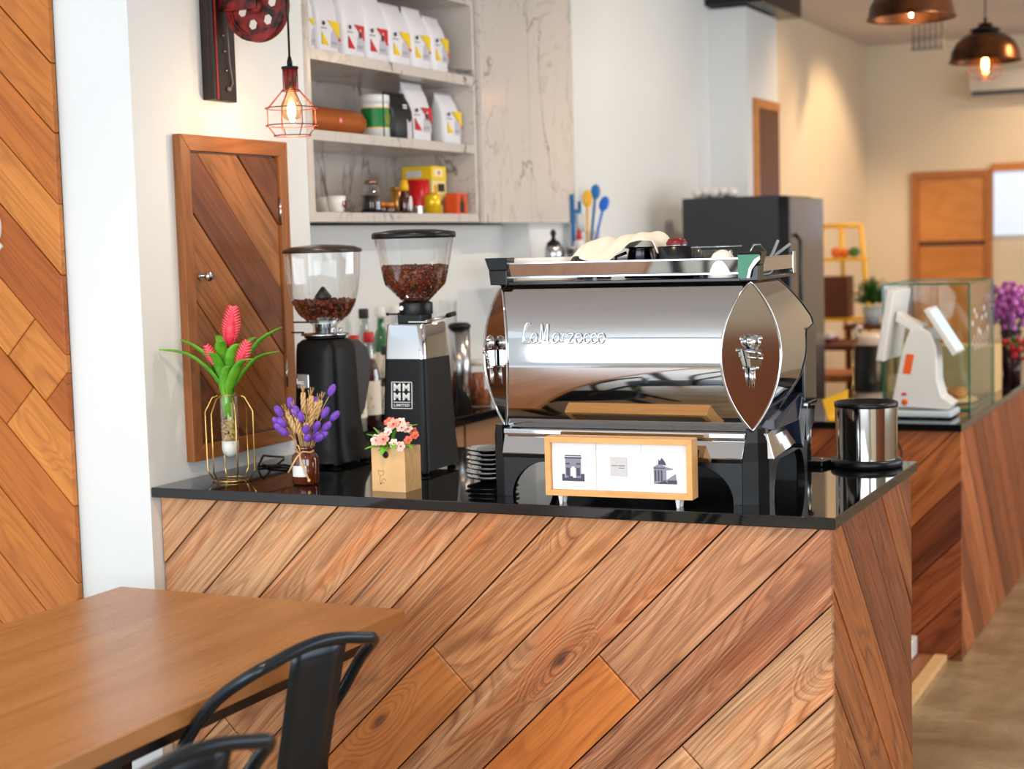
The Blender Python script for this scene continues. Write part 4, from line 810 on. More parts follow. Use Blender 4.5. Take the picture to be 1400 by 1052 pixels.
# ------------------------------------------------------------------ espresso machine (customer side towards the camera)
em_ = thing('espresso_machine', 'large polished chrome espresso machine with black corner posts and raised cup rail', 'espresso machine', (1.023, 3.664, SLAB), .035)
ZB, ZT, BB = .177, .538, .058
def bz(z): u = (z-(ZB+ZT)/2)/((ZT-ZB)/2); return max(0, (math.sqrt(max(0, 1.9**2-u*u))-math.sqrt(1.9**2-1))/(1.9-math.sqrt(1.9**2-1)))
xL, xR, y0 = .003, .645, .014
NZ = 40
Zs = [ZB+(ZT-ZB)*i/NZ for i in range(NZ+1)]
def g_back(u, v): z = ZB+(ZT-ZB)*v; b = bz(z); a, c = xL+.034*b, xR-BB*b; return (a+(c-a)*u, y0-BB*b, z)
MB().grid(g_back, 8, NZ).build('back_panel', CHROME, em_)
def wing(P, Q, nm):
    mb = MB(); mb.grid(lambda u, v: tuple(Vector(P(ZB+(ZT-ZB)*v)).lerp(Vector(Q(ZB+(ZT-ZB)*v)), u)), 2, NZ, sm=False)
    mb.build(nm, SHARP, em_)
    for F in (P, Q): MB().tube([F(z) for z in Zs], .0032, 8).build('wing_rim', CHROME, em_)
def RP(z): b = bz(z); return (xR-BB*b, y0-BB*b-.002, z)
def RQ(z): b = bz(z); return (xR+BB*b, y0+BB*b-.002, z)
def LP(z): b = bz(z); return (xL+.034*b, y0-BB*b-.002, z)
def LQ(z): b = bz(z); return (xL-.074*b, y0+.04*b, z)
wing(RP, RQ, 'corner_wing'); wing(LQ, LP, 'corner_wing')
def interp(t, tab):
    for k in range(len(tab)-1):
        if tab[k][0] <= t <= tab[k+1][0]: return tab[k][1]+(tab[k+1][1]-tab[k][1])*(t-tab[k][0])/(tab[k+1][0]-tab[k][0])
    return tab[0][1] if t < tab[0][0] else tab[-1][1]
ye = [(.177, .20), (.22, .19), (.245, .22), (.285, .30), (.34, .335), (.39, .345), (.402, .36), (.410, .445), (.43, .44), (.472, .38), (.51, .32), (.54, .26)]
def g_side(u, v): z = ZB+(ZT-ZB)*v; b = bz(z); a = y0+BB*b; return (xR+BB*b, a+(interp(z, ye)-a)*u, z)
MB().grid(g_side, 6, 60).build('side_panel', CHROME, em_)
MB().tube([(xR+BB*bz(z)+.0005, interp(z, ye), z) for z in [ZB+(ZT-ZB)*i/60 for i in range(61)]], .0022, 6).build('side_panel_edge', BLACKG, em_)
def g_sideL(u, v): z = ZB+(ZT-ZB)*v; b = bz(z); a = y0+.04*b; return (xL-.074*b, a+(interp(z, ye)-a)*u, z)
MB().grid(g_sideL, 4, 30).build('side_panel', CHROME, em_)
MB().box(.012, .03, .12, .635, .30, .53).build('inner_body', BLACKS, em_)
MB().box(.05, .28, .20, .66, .40, .43).box(.62, .33, .20, .700, .47, .41).build('group_cover', BLACKG, em_, bevel=.006)
MB().box(-.005, .0, .5375, .655, .44, .545).build('top_deck', BLACKG, em_, bevel=.001)
# cup rail
RL = MB().hexa([(.02, .006, .558), (.625, .006, .558), (.625, .010, .558), (.02, .010, .558)], [(.02, -.002, .590), (.625, -.002, .590), (.625, .002, .590), (.02, .002, .590)]).box(.652, .03, .558, .656, .42, .590).box(-.008, .03, .558, -.004, .42, .590).box(-.004, .418, .558, .655, .422, .590)
RL.build('cup_rail', CHROME, em_, bevel=.0008)
MB().box(.02, -.001, .590, .625, .010, .593).box(.645, .03, .590, .657, .42, .593).box(.02, .001, .5545, .625, .006, .558).build('rail_lip', CHROME, em_)
def cap(x, y, s, nm='corner_cap'):
    mb = MB(); b = [(x-.024, y-.018), (x+.022, y-.018), (x+.022, y+.026), (x-.024, y+.026)]; t = [(x-.024-(.012 if s < 0 else .003), y-.024), (x+.022+(.010 if s > 0 else .003), y-.024), (x+.022+(.010 if s > 0 else .003), y+.03), (x-.024-(.012 if s < 0 else .003), y+.03)]
    m_ = [(a+(c-a)*.25, b2_+(d-b2_)*.25) for (a, b2_), (c, d) in zip(b, t)]
    mb.hexa([(q[0], q[1], .538) for q in b], [(q[0], q[1], .575) for q in m_]); mb.hexa([(q[0], q[1], .575) for q in m_], [(q[0], q[1], .606) for q in t])
    return mb.build(nm, BLACKG, em_, bevel=.002)
cap(.004, .01, -1); cc = cap(.648, .012, 1)
MB().prism([(.624, .545), (.650, .545), (.655, .565), (.669, .583), (.676, .596), (.676, .600), (.624, .600)], -.0165, -.0135, 'Y').build('green_sticker', mat('green sticker', (34, 120, 88), .3), em_)
MB().prism([(.645, .545), (.652, .545), (.657, .565), (.669, .580), (.677, .588), (.677, .597), (.663, .588), (.650, .568)], -.0175, -.0145, 'Y').build('white_curve', WHITEP, em_)
MB().box(.648, .40, .545, .658, .43, .602).box(-.01, .40, .545, 0, .43, .602).build('rail_post', CHROME, em_, bevel=.001)
MB().tube([(.645, .02, .606), (.65, .03, .622), (.655, .07, .622), (.66, .1, .606)], .0022, 6).build('rail_wire', STEEL, em_)
# base: trim, sloped chrome panel, black apron with arches and posts
MB().box(.006, -.012, .160, .634, .02, .176).build('base_trim', CHROME, em_, bevel=.004, seg=3)
MB().hexa([(.004, -.016, .114), (.626, -.016, .114), (.626, .03, .114), (.004, .03, .114)], [(.004, .002, .159), (.630, .002, .159), (.630, .03, .159), (.004, .03, .159)]).build('base_panel', CHROME, em_, bevel=.001)
MB().hexa([(.002, -.010, .102), (.624, -.010, .102), (.624, .03, .102), (.002, .03, .102)], [(.002, -.017, .1135), (.624, -.017, .1135), (.624, .03, .1135), (.002, .03, .1135)]).build('base_lip', SHARP, em_, bevel=.001)
def arch(x0, x1, leg, rad, zt=.104, zi=.092):
    pts = [(x0, 0), (x0+leg, 0)]
    for i in range(9): a = PI-(PI/2)*i/8; pts.append((x0+leg+rad+rad*math.cos(a), (zi)*math.sin(a)))
    for i in range(9): a = PI/2-(PI/2)*i/8; pts.append((x1-leg-rad+rad*math.cos(a), (zi)*math.sin(a)))
    return pts+[(x1-leg, 0), (x1, 0), (x1, zt), (x0, zt)]
MB().prism(arch(0, .622, .022, .095), .0, .02, 'Y').build('apron', BLACKS, em_, bevel=.001)
# chamfered corner posts reaching the wing tips
def post(p0, p1, p2, nm='corner_post'):
    b = [(*p0, 0), (*p1, 0), (p1[0]-.0, p1[1]+.04, 0), (p0[0]-.0, p0[1]+.06, 0)]
    return None
PR = [(.6225, 0), (.658, .014), (.680, .036), (.680, .07), (.6225, .07)]; PLf = [(0, 0), (-.026, .012), (-.038, .034), (-.038, .07), (0, .07)]
def postm(poly, topk, nm='corner_post'):
    mb = MB(); n = len(poly); cx = sum(q[0] for q in poly)/n; cy = sum(q[1] for q in poly)/n
    lv = [(0, 1), (.105, 1), (.15, .93), (.182, topk)]; secs = [[(cx+(q[0]-cx)*k, cy+(q[1]-cy)*k-(0 if z < .12 else .004), z) for q in poly] for z, k in lv]
    loft(mb, secs, sm=False); return mb.build(nm, BLACKS, em_, bevel=.0015)
postm(PR, .72); postm(PLf, .75)
MB().prism([(q[0], q[1]) for q in arch(.07, .46, .03, .07)], .655, .675, 'X').build('apron', BLACKS, em_, bevel=.001)
MB().prism([(q[0], q[1]) for q in arch(.07, .46, .03, .07)], -.035, -.018, 'X').build('apron', BLACKS, em_, bevel=.001)
MB().box(.0, .42, .0, .655, .455, .104).box(.05, .10, .094, .60, .42, .104).build('base_frame', BLACKS, em_)
# side drip housing on the right
MB().hexa([(.655, .03, .108), (.692, .035, .108), (.692, .36, .125), (.655, .36, .125)], [(.655, .02, .172), (.676, .03, .172), (.674, .33, .192), (.655, .33, .192)]).build('side_base_panel', CHROME, em_, bevel=.002)
MB().hexa([(.64, .06, .176), (.69, .06, .176), (.70, .30, .178), (.64, .30, .178)], [(.64, .10, .195), (.68, .10, .195), (.69, .34, .245), (.64, .34, .245)]).build('side_skirt', mat('blue black satin', (34, 40, 58), .15), em_, bevel=.003)
MB().prism([(.285, .115), (.31, .10), (.34, .165), (.36, .215), (.30, .235), (.26, .18)], .60, .70, 'X').build('tray_fin', mat('blue black satin', (34, 40, 58), .15), em_, bevel=.003)
MB().prism([(.35, .12), (.43, .15), (.45, .20), (.36, .21)], .62, .70, 'X').build('drip_tray', BLACKG, em_, bevel=.003)
MB().box(.06, .30, .104, .61, .47, .135).build('drip_tray', STEEL, em_, bevel=.003)
MB().tube([(.66, .36, .214), (.68, .46, .205)], .006, 8).box(.63, .34, .206, .705, .45, .212).build('tray_lip', CHROME, em_)
# crest emblems on the wings
def crest(M, nm='crest'):
    mb = MB(); mb.ball((0, -.012, .028), .018, 14, 10, 0, (1, .7, 1.05), M); mb.ball((-.012, -.014, .034), .008, 8, 6, 0, (1, 1, 1), M); mb.ball((.011, -.02, .036), .007, 8, 6, 0, (1, 1, 1), M)
    mb.hexa([M @ Vector(q) for q in ((-.012, -.016, -.03), (.016, -.016, -.03), (.016, 0, -.03), (-.012, 0, -.03))], [M @ Vector(q) for q in ((-.022, -.024, .008), (.016, -.024, .008), (.016, 0, .01), (-.022, 0, .01))])
    mb.tube([(-.026, -.018, .008), (-.005, -.026, .004), (.016, -.022, -.004)], .005, 8, M=M); mb.tube([(-.02, -.016, -.006), (0, -.022, -.01), (.016, -.02, -.012)], .004, 8, M=M)
    mb.ball((-.006, -.014, -.036), .007, 8, 6, 0, (1, 1, 1), M); mb.ball((.006, -.012, -.034), .006, 8, 6, 0, (1, 1, 1), M); mb.tube([(-.004, -.008, -.036), (-.003, -.009, -.06), (-.002, -.008, -.082)], .006, 8, M=M, rs=[.007, .006, .003])
    return mb.build(nm, CHROME, em_)
crest(Matrix.Translation((xR+.002, y0-.004, .365)) @ Matrix.Rotation(PI/4, 4, 'Z'))
crest(Matrix.Translation((xL-.02, y0-.012, .365)) @ Matrix.Rotation(-PI/4-.1, 4, 'Z'))
# raised chrome script on the back panel: La Marzocco drawn as single strokes
ST = {'L': [[(.55, 1.0), (.35, 1.02), (.2, .8), (.14, .4), (.12, .08), (.2, 0), (.5, .0), (.6, .06)]],
      'a': [[(.5, .42), (.3, .5), (.1, .32), (.1, .12), (.25, 0), (.42, .1), (.5, .42), (.5, .08), (.62, 0)]],
      'M': [[(.0, .06), (.08, 0), (.12, .3), (.14, .92), (.2, .96), (.3, .5), (.36, .1), (.44, .6), (.56, .96), (.62, .9), (.62, .3), (.66, .04), (.8, 0)]],
      'r': [[(.08, .45), (.16, .48), (.16, 0)], [(.16, .3), (.28, .48), (.42, .44)]],
      'z': [[(.08, .46), (.42, .46), (.1, .02), (.46, .02)]],
      'o': [[(.28, .48), (.1, .4), (.06, .2), (.16, .0), (.34, .0), (.48, .14), (.48, .34), (.38, .46), (.28, .48)]],
      'c': [[(.42, .38), (.3, .48), (.12, .38), (.08, .2), (.18, .02), (.34, .0), (.44, .08)]]}
mb = MB(); xx = .076; h_ = .047; zl = .395
def onpanel(x, z): return (x, y0-BB*bz(z)-.0035, z)
for ch, adv in zip('LaMarzocco', [.55, .62, .86, .58, .46, .5, .54, .46, .46, .5]):
    for stv in ST[ch]:
        P = [Vector((q[0], q[1], 0)) for q in stv]; out = []
        for i in range(len(P)-1):
            a, b_ = P[i], P[i+1]; q0 = P[max(i-1, 0)]; q3 = P[min(i+2, len(P)-1)]
            for f in (0, .25, .5, .75): out.append(.5*((2*a)+(b_-q0)*f+(2*q0-5*a+4*b_-q3)*f*f+(3*a-q0-3*b_+q3)*f**3))
        out.append(P[-1])
        mb.tube([onpanel(xx+q.x*h_*.82, zl+q.y*h_) for q in out], .0026, 8)
    xx += adv*h_*.80 + .0012
mb.build('script_lettering', mat('bright chrome script', (235, 236, 240), .12, 1), em_)
# ------------------------------------------------------------------ things on top of the machine (deck top z)
DK = SLAB+.546
GL = [BOTTLE]
t = thing('lid_stack', 'stack of white plastic cup lids on the left of the machine top', 'lids', (1.09, 3.80, DK), .03)
mb = MB()
for i in range(5): loft(mb, [rsq(.165-.003*i, .11, .0115*i, e=5), rsq(.165-.003*i, .11, .0115*i+.003, e=5), rsq(.150-.003*i, .098, .0115*i+.0112, e=5)])
mb.build('lids', WHITEP, t)
t = thing('bar_towel', 'crumpled white cotton towel draped over the glasses on the machine', 'towel', (1.18, 3.7, DK))
top = [(0, .045), (.1, .085), (.2, .098), (.32, .1), (.45, .098), (.58, .105), (.7, .115), (.85, .112), (.95, .1), (1, .065)]
def tow(u, v):
    z = interp(u, top); dr = interp(u, [(0, .02), (.15, .03), (.25, .045), (.40, .068), (.48, .06), (.6, .04), (.8, .015), (1, .012)])
    wv = .004*math.sin(u*21+v*6)+.003*math.sin(u*11-v*9)
    zz = z-dr*max(0, (v-.35)/.65)**1.6-.02*max(0, (.3-v)/.3)**2+wv
    yy = .16-.17*v*(1 if .2 < u < .6 else .85)
    
    return (u*.25, yy, max(zz, .003))
MB().grid(tow, 44, 26).build('towel_cloth', CLOTH, t, solid=.003, sub=1, fix=False)
def tumbler(label, loc, r, h, group='glasses on the coffee machine', mt=None, gold=False):
    t = thing('drinking_glass', label, 'glass', loc, 0, group)
    MB().lathe([(0, .002), (r*.8, .002), (r*.82, 0), (r, h), (r*.95, h), (r*.78, .006), (0, .006)], n=20, cap=False).build('glass_body', mt or BOTTLE, t)
    mb = MB()
    for k in range(14): a = 2*PI*k/14; mb.tube([(r*.83*math.cos(a), r*.83*math.sin(a), .004), (r*1.0*math.cos(a), r*1.0*math.sin(a), h*.9)], .0011, 5)
    mb.build('ribs', mat('gold rib', (190, 150, 90), .25, .8) if gold else GLASS, t)
    return t
tumbler('ribbed glass with gold lines under the left of the towel', (1.225, 3.745, DK), .024, .058, gold=True)
tumbler('second ribbed glass with gold lines under the towel', (1.272, 3.755, DK), .022, .056, gold=True)
t = thing('steel_pitcher', 'dark steel milk pitcher under the right end of the towel', 'pitcher', (1.355, 3.80, DK))
MB().lathe([(0, 0), (.04, 0), (.043, .004), (.036, .05), (.03, .072), (.034, .078), (.031, .076), (.028, .07), (.0, .01)], n=24).build('body', mat('dark steel', (60, 60, 62), .2, 1), t)
MB().tube([(-.03, -.02, .065), (-.055, -.03, .055), (-.058, -.03, .025), (-.04, -.02, .012)], .004, 8).build('handle', mat('dark steel', (60, 60, 62), .2, 1), t)
t = thing('dosing_pot', 'wide dark steel pot right of the towel on the machine', 'pot', (1.462, 3.765, DK))
MB().lathe([(0, 0), (.05, 0), (.052, .004), (.052, .076), (.050, .078), (.047, .076), (.047, .006), (0, .006)], n=32).build('body', mat('dark steel', (60, 60, 62), .2, 1), t)
MB().lathe([(.0, .0), (.024, 0), (.026, .01), (.02, .02), (0, .022)], (0, 0, .076), 20).build('red_lid', flat('dark red lid', (120, 26, 36), .3), t)
MB().lathe([(.0225, .0), (.0265, .003), (.0225, .006)], (0, 0, .077), 20, cap=False).build('lid_ring', STEEL, t)
k = 0
for i, (x, y) in enumerate([(1.505, 3.76), (1.545, 3.765), (1.525, 3.81), (1.565, 3.815), (1.585, 3.76)]):
    tumbler('clear ribbed shot glass, %s of the group right of the dark pot' % ['first', 'second', 'third', 'fourth', 'last'][i], (x, y, DK), .0195, .066 if i > 0 else .072)
t = thing('glass_tray', 'thin clear tray lying on the shot glasses', 'tray', (1.545, 3.79, DK+.0725)); MB().box(-.06, -.05, 0, .06, .05, .003).build('tray_body', GLASS, t)
t = thing('white_bowl', 'upturned white bowl at the front right of the machine top', 'bowl', (1.595, 3.715, DK))
MB().lathe([(.036, 0), (.036, .012), (.033, .04), (.022, .058), (.008, .066), (0, .067)], n=28).build('bowl_body', WHITEC, t)
t = thing('cable_coil', 'coiled grey cable lying by the right rail of the machine', 'cable', (1.63, 3.9, DK))
mb = MB()
for k in range(4): mb.tube([(.03*math.cos(a*.5)*(1+.1*k), .05*math.sin(a*.5), .006+.006*k+.004*math.sin(a+k)) for a in range(13)], .0028, 6, closed=True)
mb.tube([(.0, .02, .01), (.02, .05, .05), (.03, .07, .085)], .004, 6).tube([(.0, .06, .01), (.02, .09, .05), (.05, .11, .075)], .004, 6); mb.build('cable', mat('grey cable', (150, 152, 156), .35), t)
# ------------------------------------------------------------------ knock box and tamping stand
t = thing('knock_box', 'round brushed steel knock box with black rim and black base', 'knock box', (1.776, 4.419, SLAB))
MB().lathe([(0, 0), (.094, 0), (.098, .004), (.098, .018), (.094, .022), (0, .022)], n=44).build('rubber_base', BLACKS, t)
MB().lathe([(.084, .0225), (.085, .168)], n=48, cap=False).build('steel_body', SHARP, t)
MB().lathe([(.0855, .166), (.0868, .169), (.0868, .178), (.084, .18), (.080, .178), (.080, .05), (0, .05)], n=48).build('rim', BLACKS, t)
MB().tube([(-.08, 0, .150), (.08, 0, .150)], .008, 10).build('knock_bar', BLACKS, t)
t = thing('tamping_stand', 'black tamping stand with steel column beside the knock box', 'tamping stand', (1.612, 4.40, SLAB))
MB().prism([(-.03, -.03), (.055, -.04), (.075, .04), (.02, .055), (-.03, .04)], 0.0, .016, 'Z').build('base', BLACKS, t, bevel=.004)
MB().cyl((.0, .005, .016), .0125, .12, 18).build('column', STEEL, t); MB().cyl((.0, .005, .136), .018, .01, 18).build('column_top', BLACKS, t)
MB().cyl((.04, .01, .016), .008, .002, 14).build('spout_ring', STEEL, t)
# power cord
MB().tube([(.03, 4.16, SLAB+.004), (.05, 4.06, SLAB+.02), (.085, 3.97, SLAB+.035), (.10, 3.93, SLAB+.022), (.075, 3.955, SLAB+.004), (.11, 3.99, SLAB+.004), (.14, 4.0, SLAB+.004), (.17, 3.985, SLAB+.004), (.22, 3.97, SLAB+.004)], .0035, 8).tube([(.06, 4.0, SLAB+.0042), (.12, 3.95, SLAB+.0042), (.17, 3.95, SLAB+.0042), (.25, 3.93, SLAB+.0042)], .0033, 8).build('power_cord', BLACKS)
tag(bpy.data.objects['power_cord'], 'black power cord curled on the stone beside the left grinder', 'cord')
# ------------------------------------------------------------------ syrup bottles on the back worktop
def syrup(label, loc, liq, capc, h=.30, r=.036, lab=True, group='syrup bottles behind the grinders', fill=.6, fruit=(236, 150, 40)):
    t = thing('syrup_bottle', label, 'bottle', loc, 0, group); k = h/.3
    MB().lathe([(0, 0), (r*.94, 0), (r, .006), (r, .165*k), (r*.8, .195*k), (.0145, .23*k), (.0135, .275*k), (.016, .278*k), (.016, .283*k)], n=22, cap=False).build('bottle_body', BOTTLE, t)
    full = [(0, .002), (r*.92, .003), (r*.95, .165*k), (r*.75, .195*k), (.0125, .23*k), (.0115, .262*k)]
    zt = h*fill; pr = [q for q in full if q[1] < zt]; rr = interp(zt, [(q[1], q[0]) for q in full]) if zt < full[-1][1] else .0115; pr += [(rr, min(zt, .262*k)), (0, min(zt, .262*k))]
    MB().lathe(pr, n=20).build('syrup', mat('syrup %d %d %d' % liq, liq, .08), t)
    MB().lathe([(.0165, .268*k), (.0175, .27*k), (.0175, h-.003), (.015, h), (0, h)], n=20).build('cap', mat('cap %d %d %d' % capc, capc, .4), t)
    if lab:
        MB().lathe([(r+.0006, .045*k), (r+.0006, .15*k)], n=22, cap=False).build('label', flat('cream label', (240, 232, 216), .6), t)
        mb = MB()
        for i in range(6):
            a = -PI/2+YAW+random.uniform(-.9, .9); z = random.uniform(.06, .12)*k
            mb.ball(((r+.0006)*math.cos(a), (r+.0006)*math.sin(a), z), random.uniform(.005, .009), 7, 5, i % 2, (.3, .3, 1))
        mb.build('fruit_print', [flat('fruit %d %d %d' % fruit, fruit), flat('leaf print', (150, 170, 50))], t)
    return t
WH, RD = (240, 238, 234), (200, 44, 44)
def bpos(px, py, X): q = pX(px, py, X); return q.y
rs = thing('bottle_riser', 'dark wooden riser holding the back row of syrup bottles', 'riser', (-.055, 4.9, BT)); MB().box(-.055, -.3, 0, .05, .36, .08).build('riser_board', W_DARK, rs, bevel=.002)
for i, (px_, liq, capc, fl_, lb) in enumerate([(497, (240, 240, 236), (30, 28, 28), .02, 'clear bottle with black cap, leftmost of the back row'), (520, (10, 130, 60), WH, .93, 'bright green syrup bottle with white cap in the back row'), (541, (50, 16, 22), WH, .7, 'dark syrup bottle with white cap right of the green one'), (556, (130, 16, 36), WH, .84, 'deep red syrup bottle with white cap at the right of the back row')]):
    syrup(lb, (-.055, bpos(px_, 430, -.055), BT+.0805), liq, capc, .315, fill=fl_)
for i, (px_, liq, capc, fl_, lb, fr) in enumerate([(484, (230, 226, 200), RD, .6, 'pale syrup bottle with red cap, left of the front row', (220, 190, 60)), (504, (96, 20, 20), RD, .72, 'dark red syrup bottle with red cap and citrus label', (236, 140, 40)), (527, (40, 26, 26), (50, 50, 54), .6, 'syrup bottle with dark cap and blue printed label', (70, 90, 200))]):
    syrup(lb, (.06, bpos(px_, 470, .06), BT), liq, capc, [.32, .325, .27][i], .035, fill=fl_, fruit=fr)
# blender jar / steel canister, cups and glass jar right of grinder B
t = thing('steel_canister', 'tall brushed steel canister with black lid behind the right grinder', 'canister', (.09, bpos(628, 450, .09), BT))
MB().lathe([(0, 0), (.038, 0), (.038, .30)], n=28).build('body', STEEL, t); MB().lathe([(.036, .30), (.042, .302), (.042, .315), (.03, .322), (0, .324)], n=28).build('lid', BLACKS, t)
t = thing('cup_stack', 'tall stack of clear plastic cups behind the right grinder', 'cup stack', (-.055, bpos(613, 430, -.055), BT))
mb = MB()
for i in range(34): mb.lathe([(.03, .01*i), (.036, .01*i+.02)], (0, 0, .05), 20, cap=False)
mb.build('cups', GLASS, t); MB().lathe([(0, 0), (.034, 0), (.034, .05), (0, .05)], n=20).build('holder', STEEL, t)
t = thing('glass_jar', 'clip top glass jar of brown biscuits on the back worktop', 'jar', (.1, bpos(655, 560, .1), BT))
MB().lathe([(0, .002), (.048, .002), (.05, .008), (.05, .15), (.044, .16)], n=28, cap=False).build('glass_body', GLASS, t)
MB().lathe([(0, .004), (.046, .004), (.046, .125), (0, .13)], n=24).build('biscuits', noisy('brown biscuits', (110, 52, 20), (176, 96, 44), 40, .6), t)
MB().lathe([(.046, .16), (.05, .163), (.05, .170), (.02, .178), (0, .178)], n=28).build('glass_lid', mat('frosted lid', (214, 206, 196), .2), t)
MB().tube([(.0505*math.cos(i/20*2*PI), .0505*math.sin(i/20*2*PI), .158) for i in range(20)], .0015, 6, closed=True).tube([(0, -.051, .158), (0, -.058, .14), (0, -.052, .12)], .0015, 6).build('wire_clip', STEEL, t)
# dark card holder and cables between the grinders
t = thing('card_stand', 'small black chalk card with a white chalk b on the counter between the grinders', 'sign', (.43, 4.16, SLAB), .25)
MB().hexa([(-.05, 0, 0), (.05, 0, 0), (.05, .04, 0), (-.05, .04, 0)], [(-.05, .03, .115), (.045, .03, .115), (.045, .04, .115), (-.05, .04, .115)]).build('card', BLACKS, t)
MB().tube([(.018, .018, .09), (.014, .013, .055), (.016, .012, .05), (.026, .013, .052), (.028, .0155, .066), (.017, .0145, .066)], .0016, 6).build('chalk_letter', flat('white print', (236, 236, 236)), t)
t = thing('cable_bundle', 'tangle of black cables with a blue plug behind the bamboo planter', 'cable', (.50, 4.08, SLAB))
mb = MB()
for k in range(5): mb.tube([(.05*math.cos(a*.7+k)+random.uniform(-.005, .005), .04*math.sin(a*.7+k), .006+.009*k+.004*math.sin(a)) for a in range(10)], .0032, 6)
mb.build('cables', BLACKS, t); MB().ball((.0, -.035, .058), .012, 10, 8, 0, (1.4, .6, .7)).build('blue_plug', flat('blue plug', (40, 80, 200), .3), t)
# ------------------------------------------------------------------ steel shelf with bar tools, seen over the machine
t = thing('wall_shelf', 'thin steel wall shelf with bar tools behind the coffee machine', 'shelf', (0, 5.75, 1.535))
MB().box(.002, 0, 0, .2, 1.35, .012).build('board', STEEL, t, bevel=.001)
for y in (.2, 1.1): MB().prism([(.002, -.12), (.012, -.12), (.18, -.004), (.18, 0), (.002, 0)], y, y+.004, 'Y').build('bracket', STEEL, t)
TZ = 1.5475
t = thing('cocktail_shaker', 'short steel jug with black ball handled lid behind the machine', 'jug', (.1, bpos(757, 345, .1), TZ))
MB().lathe([(0, 0), (.034, 0), (.038, .01), (.036, .055), (.03, .062), (0, .062)], n=24).build('body', STEEL, t)
MB().lathe([(.032, .06), (.026, .075), (.009, .088), (.007, .105), (.0, .106)], n=20).ball((0, 0, .113), .014, 12, 10, 0, (.9, .9, 1.15)).build('black_lid', BLACKS, t)
t = jar('glass_tumbler', 'small glass jar with steel rim beside the black lidded jug', 'jar', (.12, bpos(780, 345, .12), TZ), .026, .055, GLASS, STEEL)
t = thing('black_pot', 'low black pot between the glass jar and the utensil cup', 'pot', (.06, bpos(788, 345, .06), TZ)); MB().lathe([(0, 0), (.05, 0), (.055, .02), (.048, .055), (.044, .055), (.04, .01), (0, .008)], n=24).build('pot_body', BLACKS, t)
uy = bpos(803, 345, .1)
t = thing('utensil_cup', 'clear cup holding bar utensils behind the machine', 'cup', (.1, uy, TZ))
MB().lathe([(0, .002), (.036, .002), (.045, .12), (.043, .12)], n=24, cap=False).build('cup_body', GLASS, t)
def spat(label, dy, dx, mt, h, nm='spatula'):
    t = thing(nm, label, 'spatula', (.1+dx*.3, uy+dy*.3, TZ+.005), 0, 'utensils in the clear cup')
    tip = Vector((dx, dy, h)); MB().tube([(0, 0, 0), tip*.5, tip], .006, 8).build('handle', mt, t)
    q = tip.normalized().to_track_quat('Z', 'Y').to_matrix().to_4x4(); MB().ball((0, 0, .02), .022, 14, 10, 0, (1, .22, 1.7), Matrix.Translation(tip) @ q @ Matrix.Rotation(YAW, 4, 'Z')).build('blade', mt, t)
spat('yellow silicone spatula standing in the clear utensil cup', .01, .0, mat('yellow silicone', (240, 176, 20), .4), .235)
spat('bright blue silicone spatula leaning right in the utensil cup', .10, .02, mat('blue silicone', (30, 110, 214), .4), .215)
spat('dark blue brush leaning further right in the utensil cup', .13, -.02, mat('teal blue', (20, 110, 170), .4), .27, 'brush')
t = thing('squeeze_bottle', 'red topped squeeze bottle left of the utensil cup', 'bottle', (.1, uy-.09, TZ)); MB().lathe([(0, 0), (.022, 0), (.024, .07), (.012, .085)], n=18).build('body', mat('milky bottle', (226, 220, 220), .2), t); MB().lathe([(.014, .08), (.012, .1), (.004, .13), (0, .13)], n=14).build('cap', flat('red cap', (190, 30, 44)), t)
t = thing('squeeze_bottle', 'white squeeze bottle with pink label right of the utensil cup', 'bottle', (.11, uy+.12, TZ)); MB().lathe([(0, 0), (.02, 0), (.022, .09), (.012, .105), (.012, .125), (0, .126)], n=18).build('body', WHITEP, t); MB().lathe([(.0225, .04), (.0225, .08)], n=18, cap=False).build('label', flat('pink label', (226, 150, 170)), t)
t = thing('tool_holder', 'blue and teal plastic tool holder above the left of the bar tools', 'holder', (.05, bpos(786, 280, .05), TZ)); MB().box(-.012, -.02, 0, .0, -.005, .28).box(-.012, .06, 0, .0, .07, .25).box(-.01, -.01, .20, .002, .065, .215).build('frame', mat('teal blue', (20, 110, 170), .4), t); MB().lathe([(0, .12), (.02, .12), (.022, .19), (0, .2)], (0.012, .028, 0), 16).build('white_pot', WHITEP, t)
# ------------------------------------------------------------------ fridge
fy_ = 7.45; q0 = pY(932, 272, fy_); q1 = pY(1065, 262, fy_)
t = thing('fridge', 'tall black fridge with glossy dark door against the white wall', 'fridge', (q0.x, fy_, 0)); fwd_ = q1.x-q0.x; fh = q0.z
MB().box(0, 0, .03, fwd_-.002, .62, fh).build('body', mat('charcoal fridge side', (46, 47, 51), .5), t, bevel=.006)
MB().box(fwd_, .0, .06, fwd_+.055, .62, fh-.01).build('door', mat('grey brown door', (84, 76, 74), .18, .2), t, bevel=.008)
MB().box(fwd_-.001, -.004, .06, fwd_+.05, .0, fh-.005).build('door_edge', BLACKG, t, bevel=.002)
MB().tube([(fwd_+.06, .05, 1.1), (fwd_+.085, .05, 1.13), (fwd_+.085, .05, 1.6), (fwd_+.06, .05, 1.63)], .01, 8).build('handle', BLACKG, t)
pk = pY(980, 268, fy_+.25)
t = thing('wrapped_pack', 'clear wrapped pack of white cups lying on the fridge', 'pack', (pk.x, fy_+.25, fh+.001))
mb = MB()
for i in range(9): mb.ball((-.09+.045*(i % 5), -.03+.06*(i//5), .026+.006*(i % 2)), .03, 10, 8, 0, (1, 1, .85))
mb.build('wrapped_cups', mat('wrapped white plastic', (224, 220, 216), .25), t)
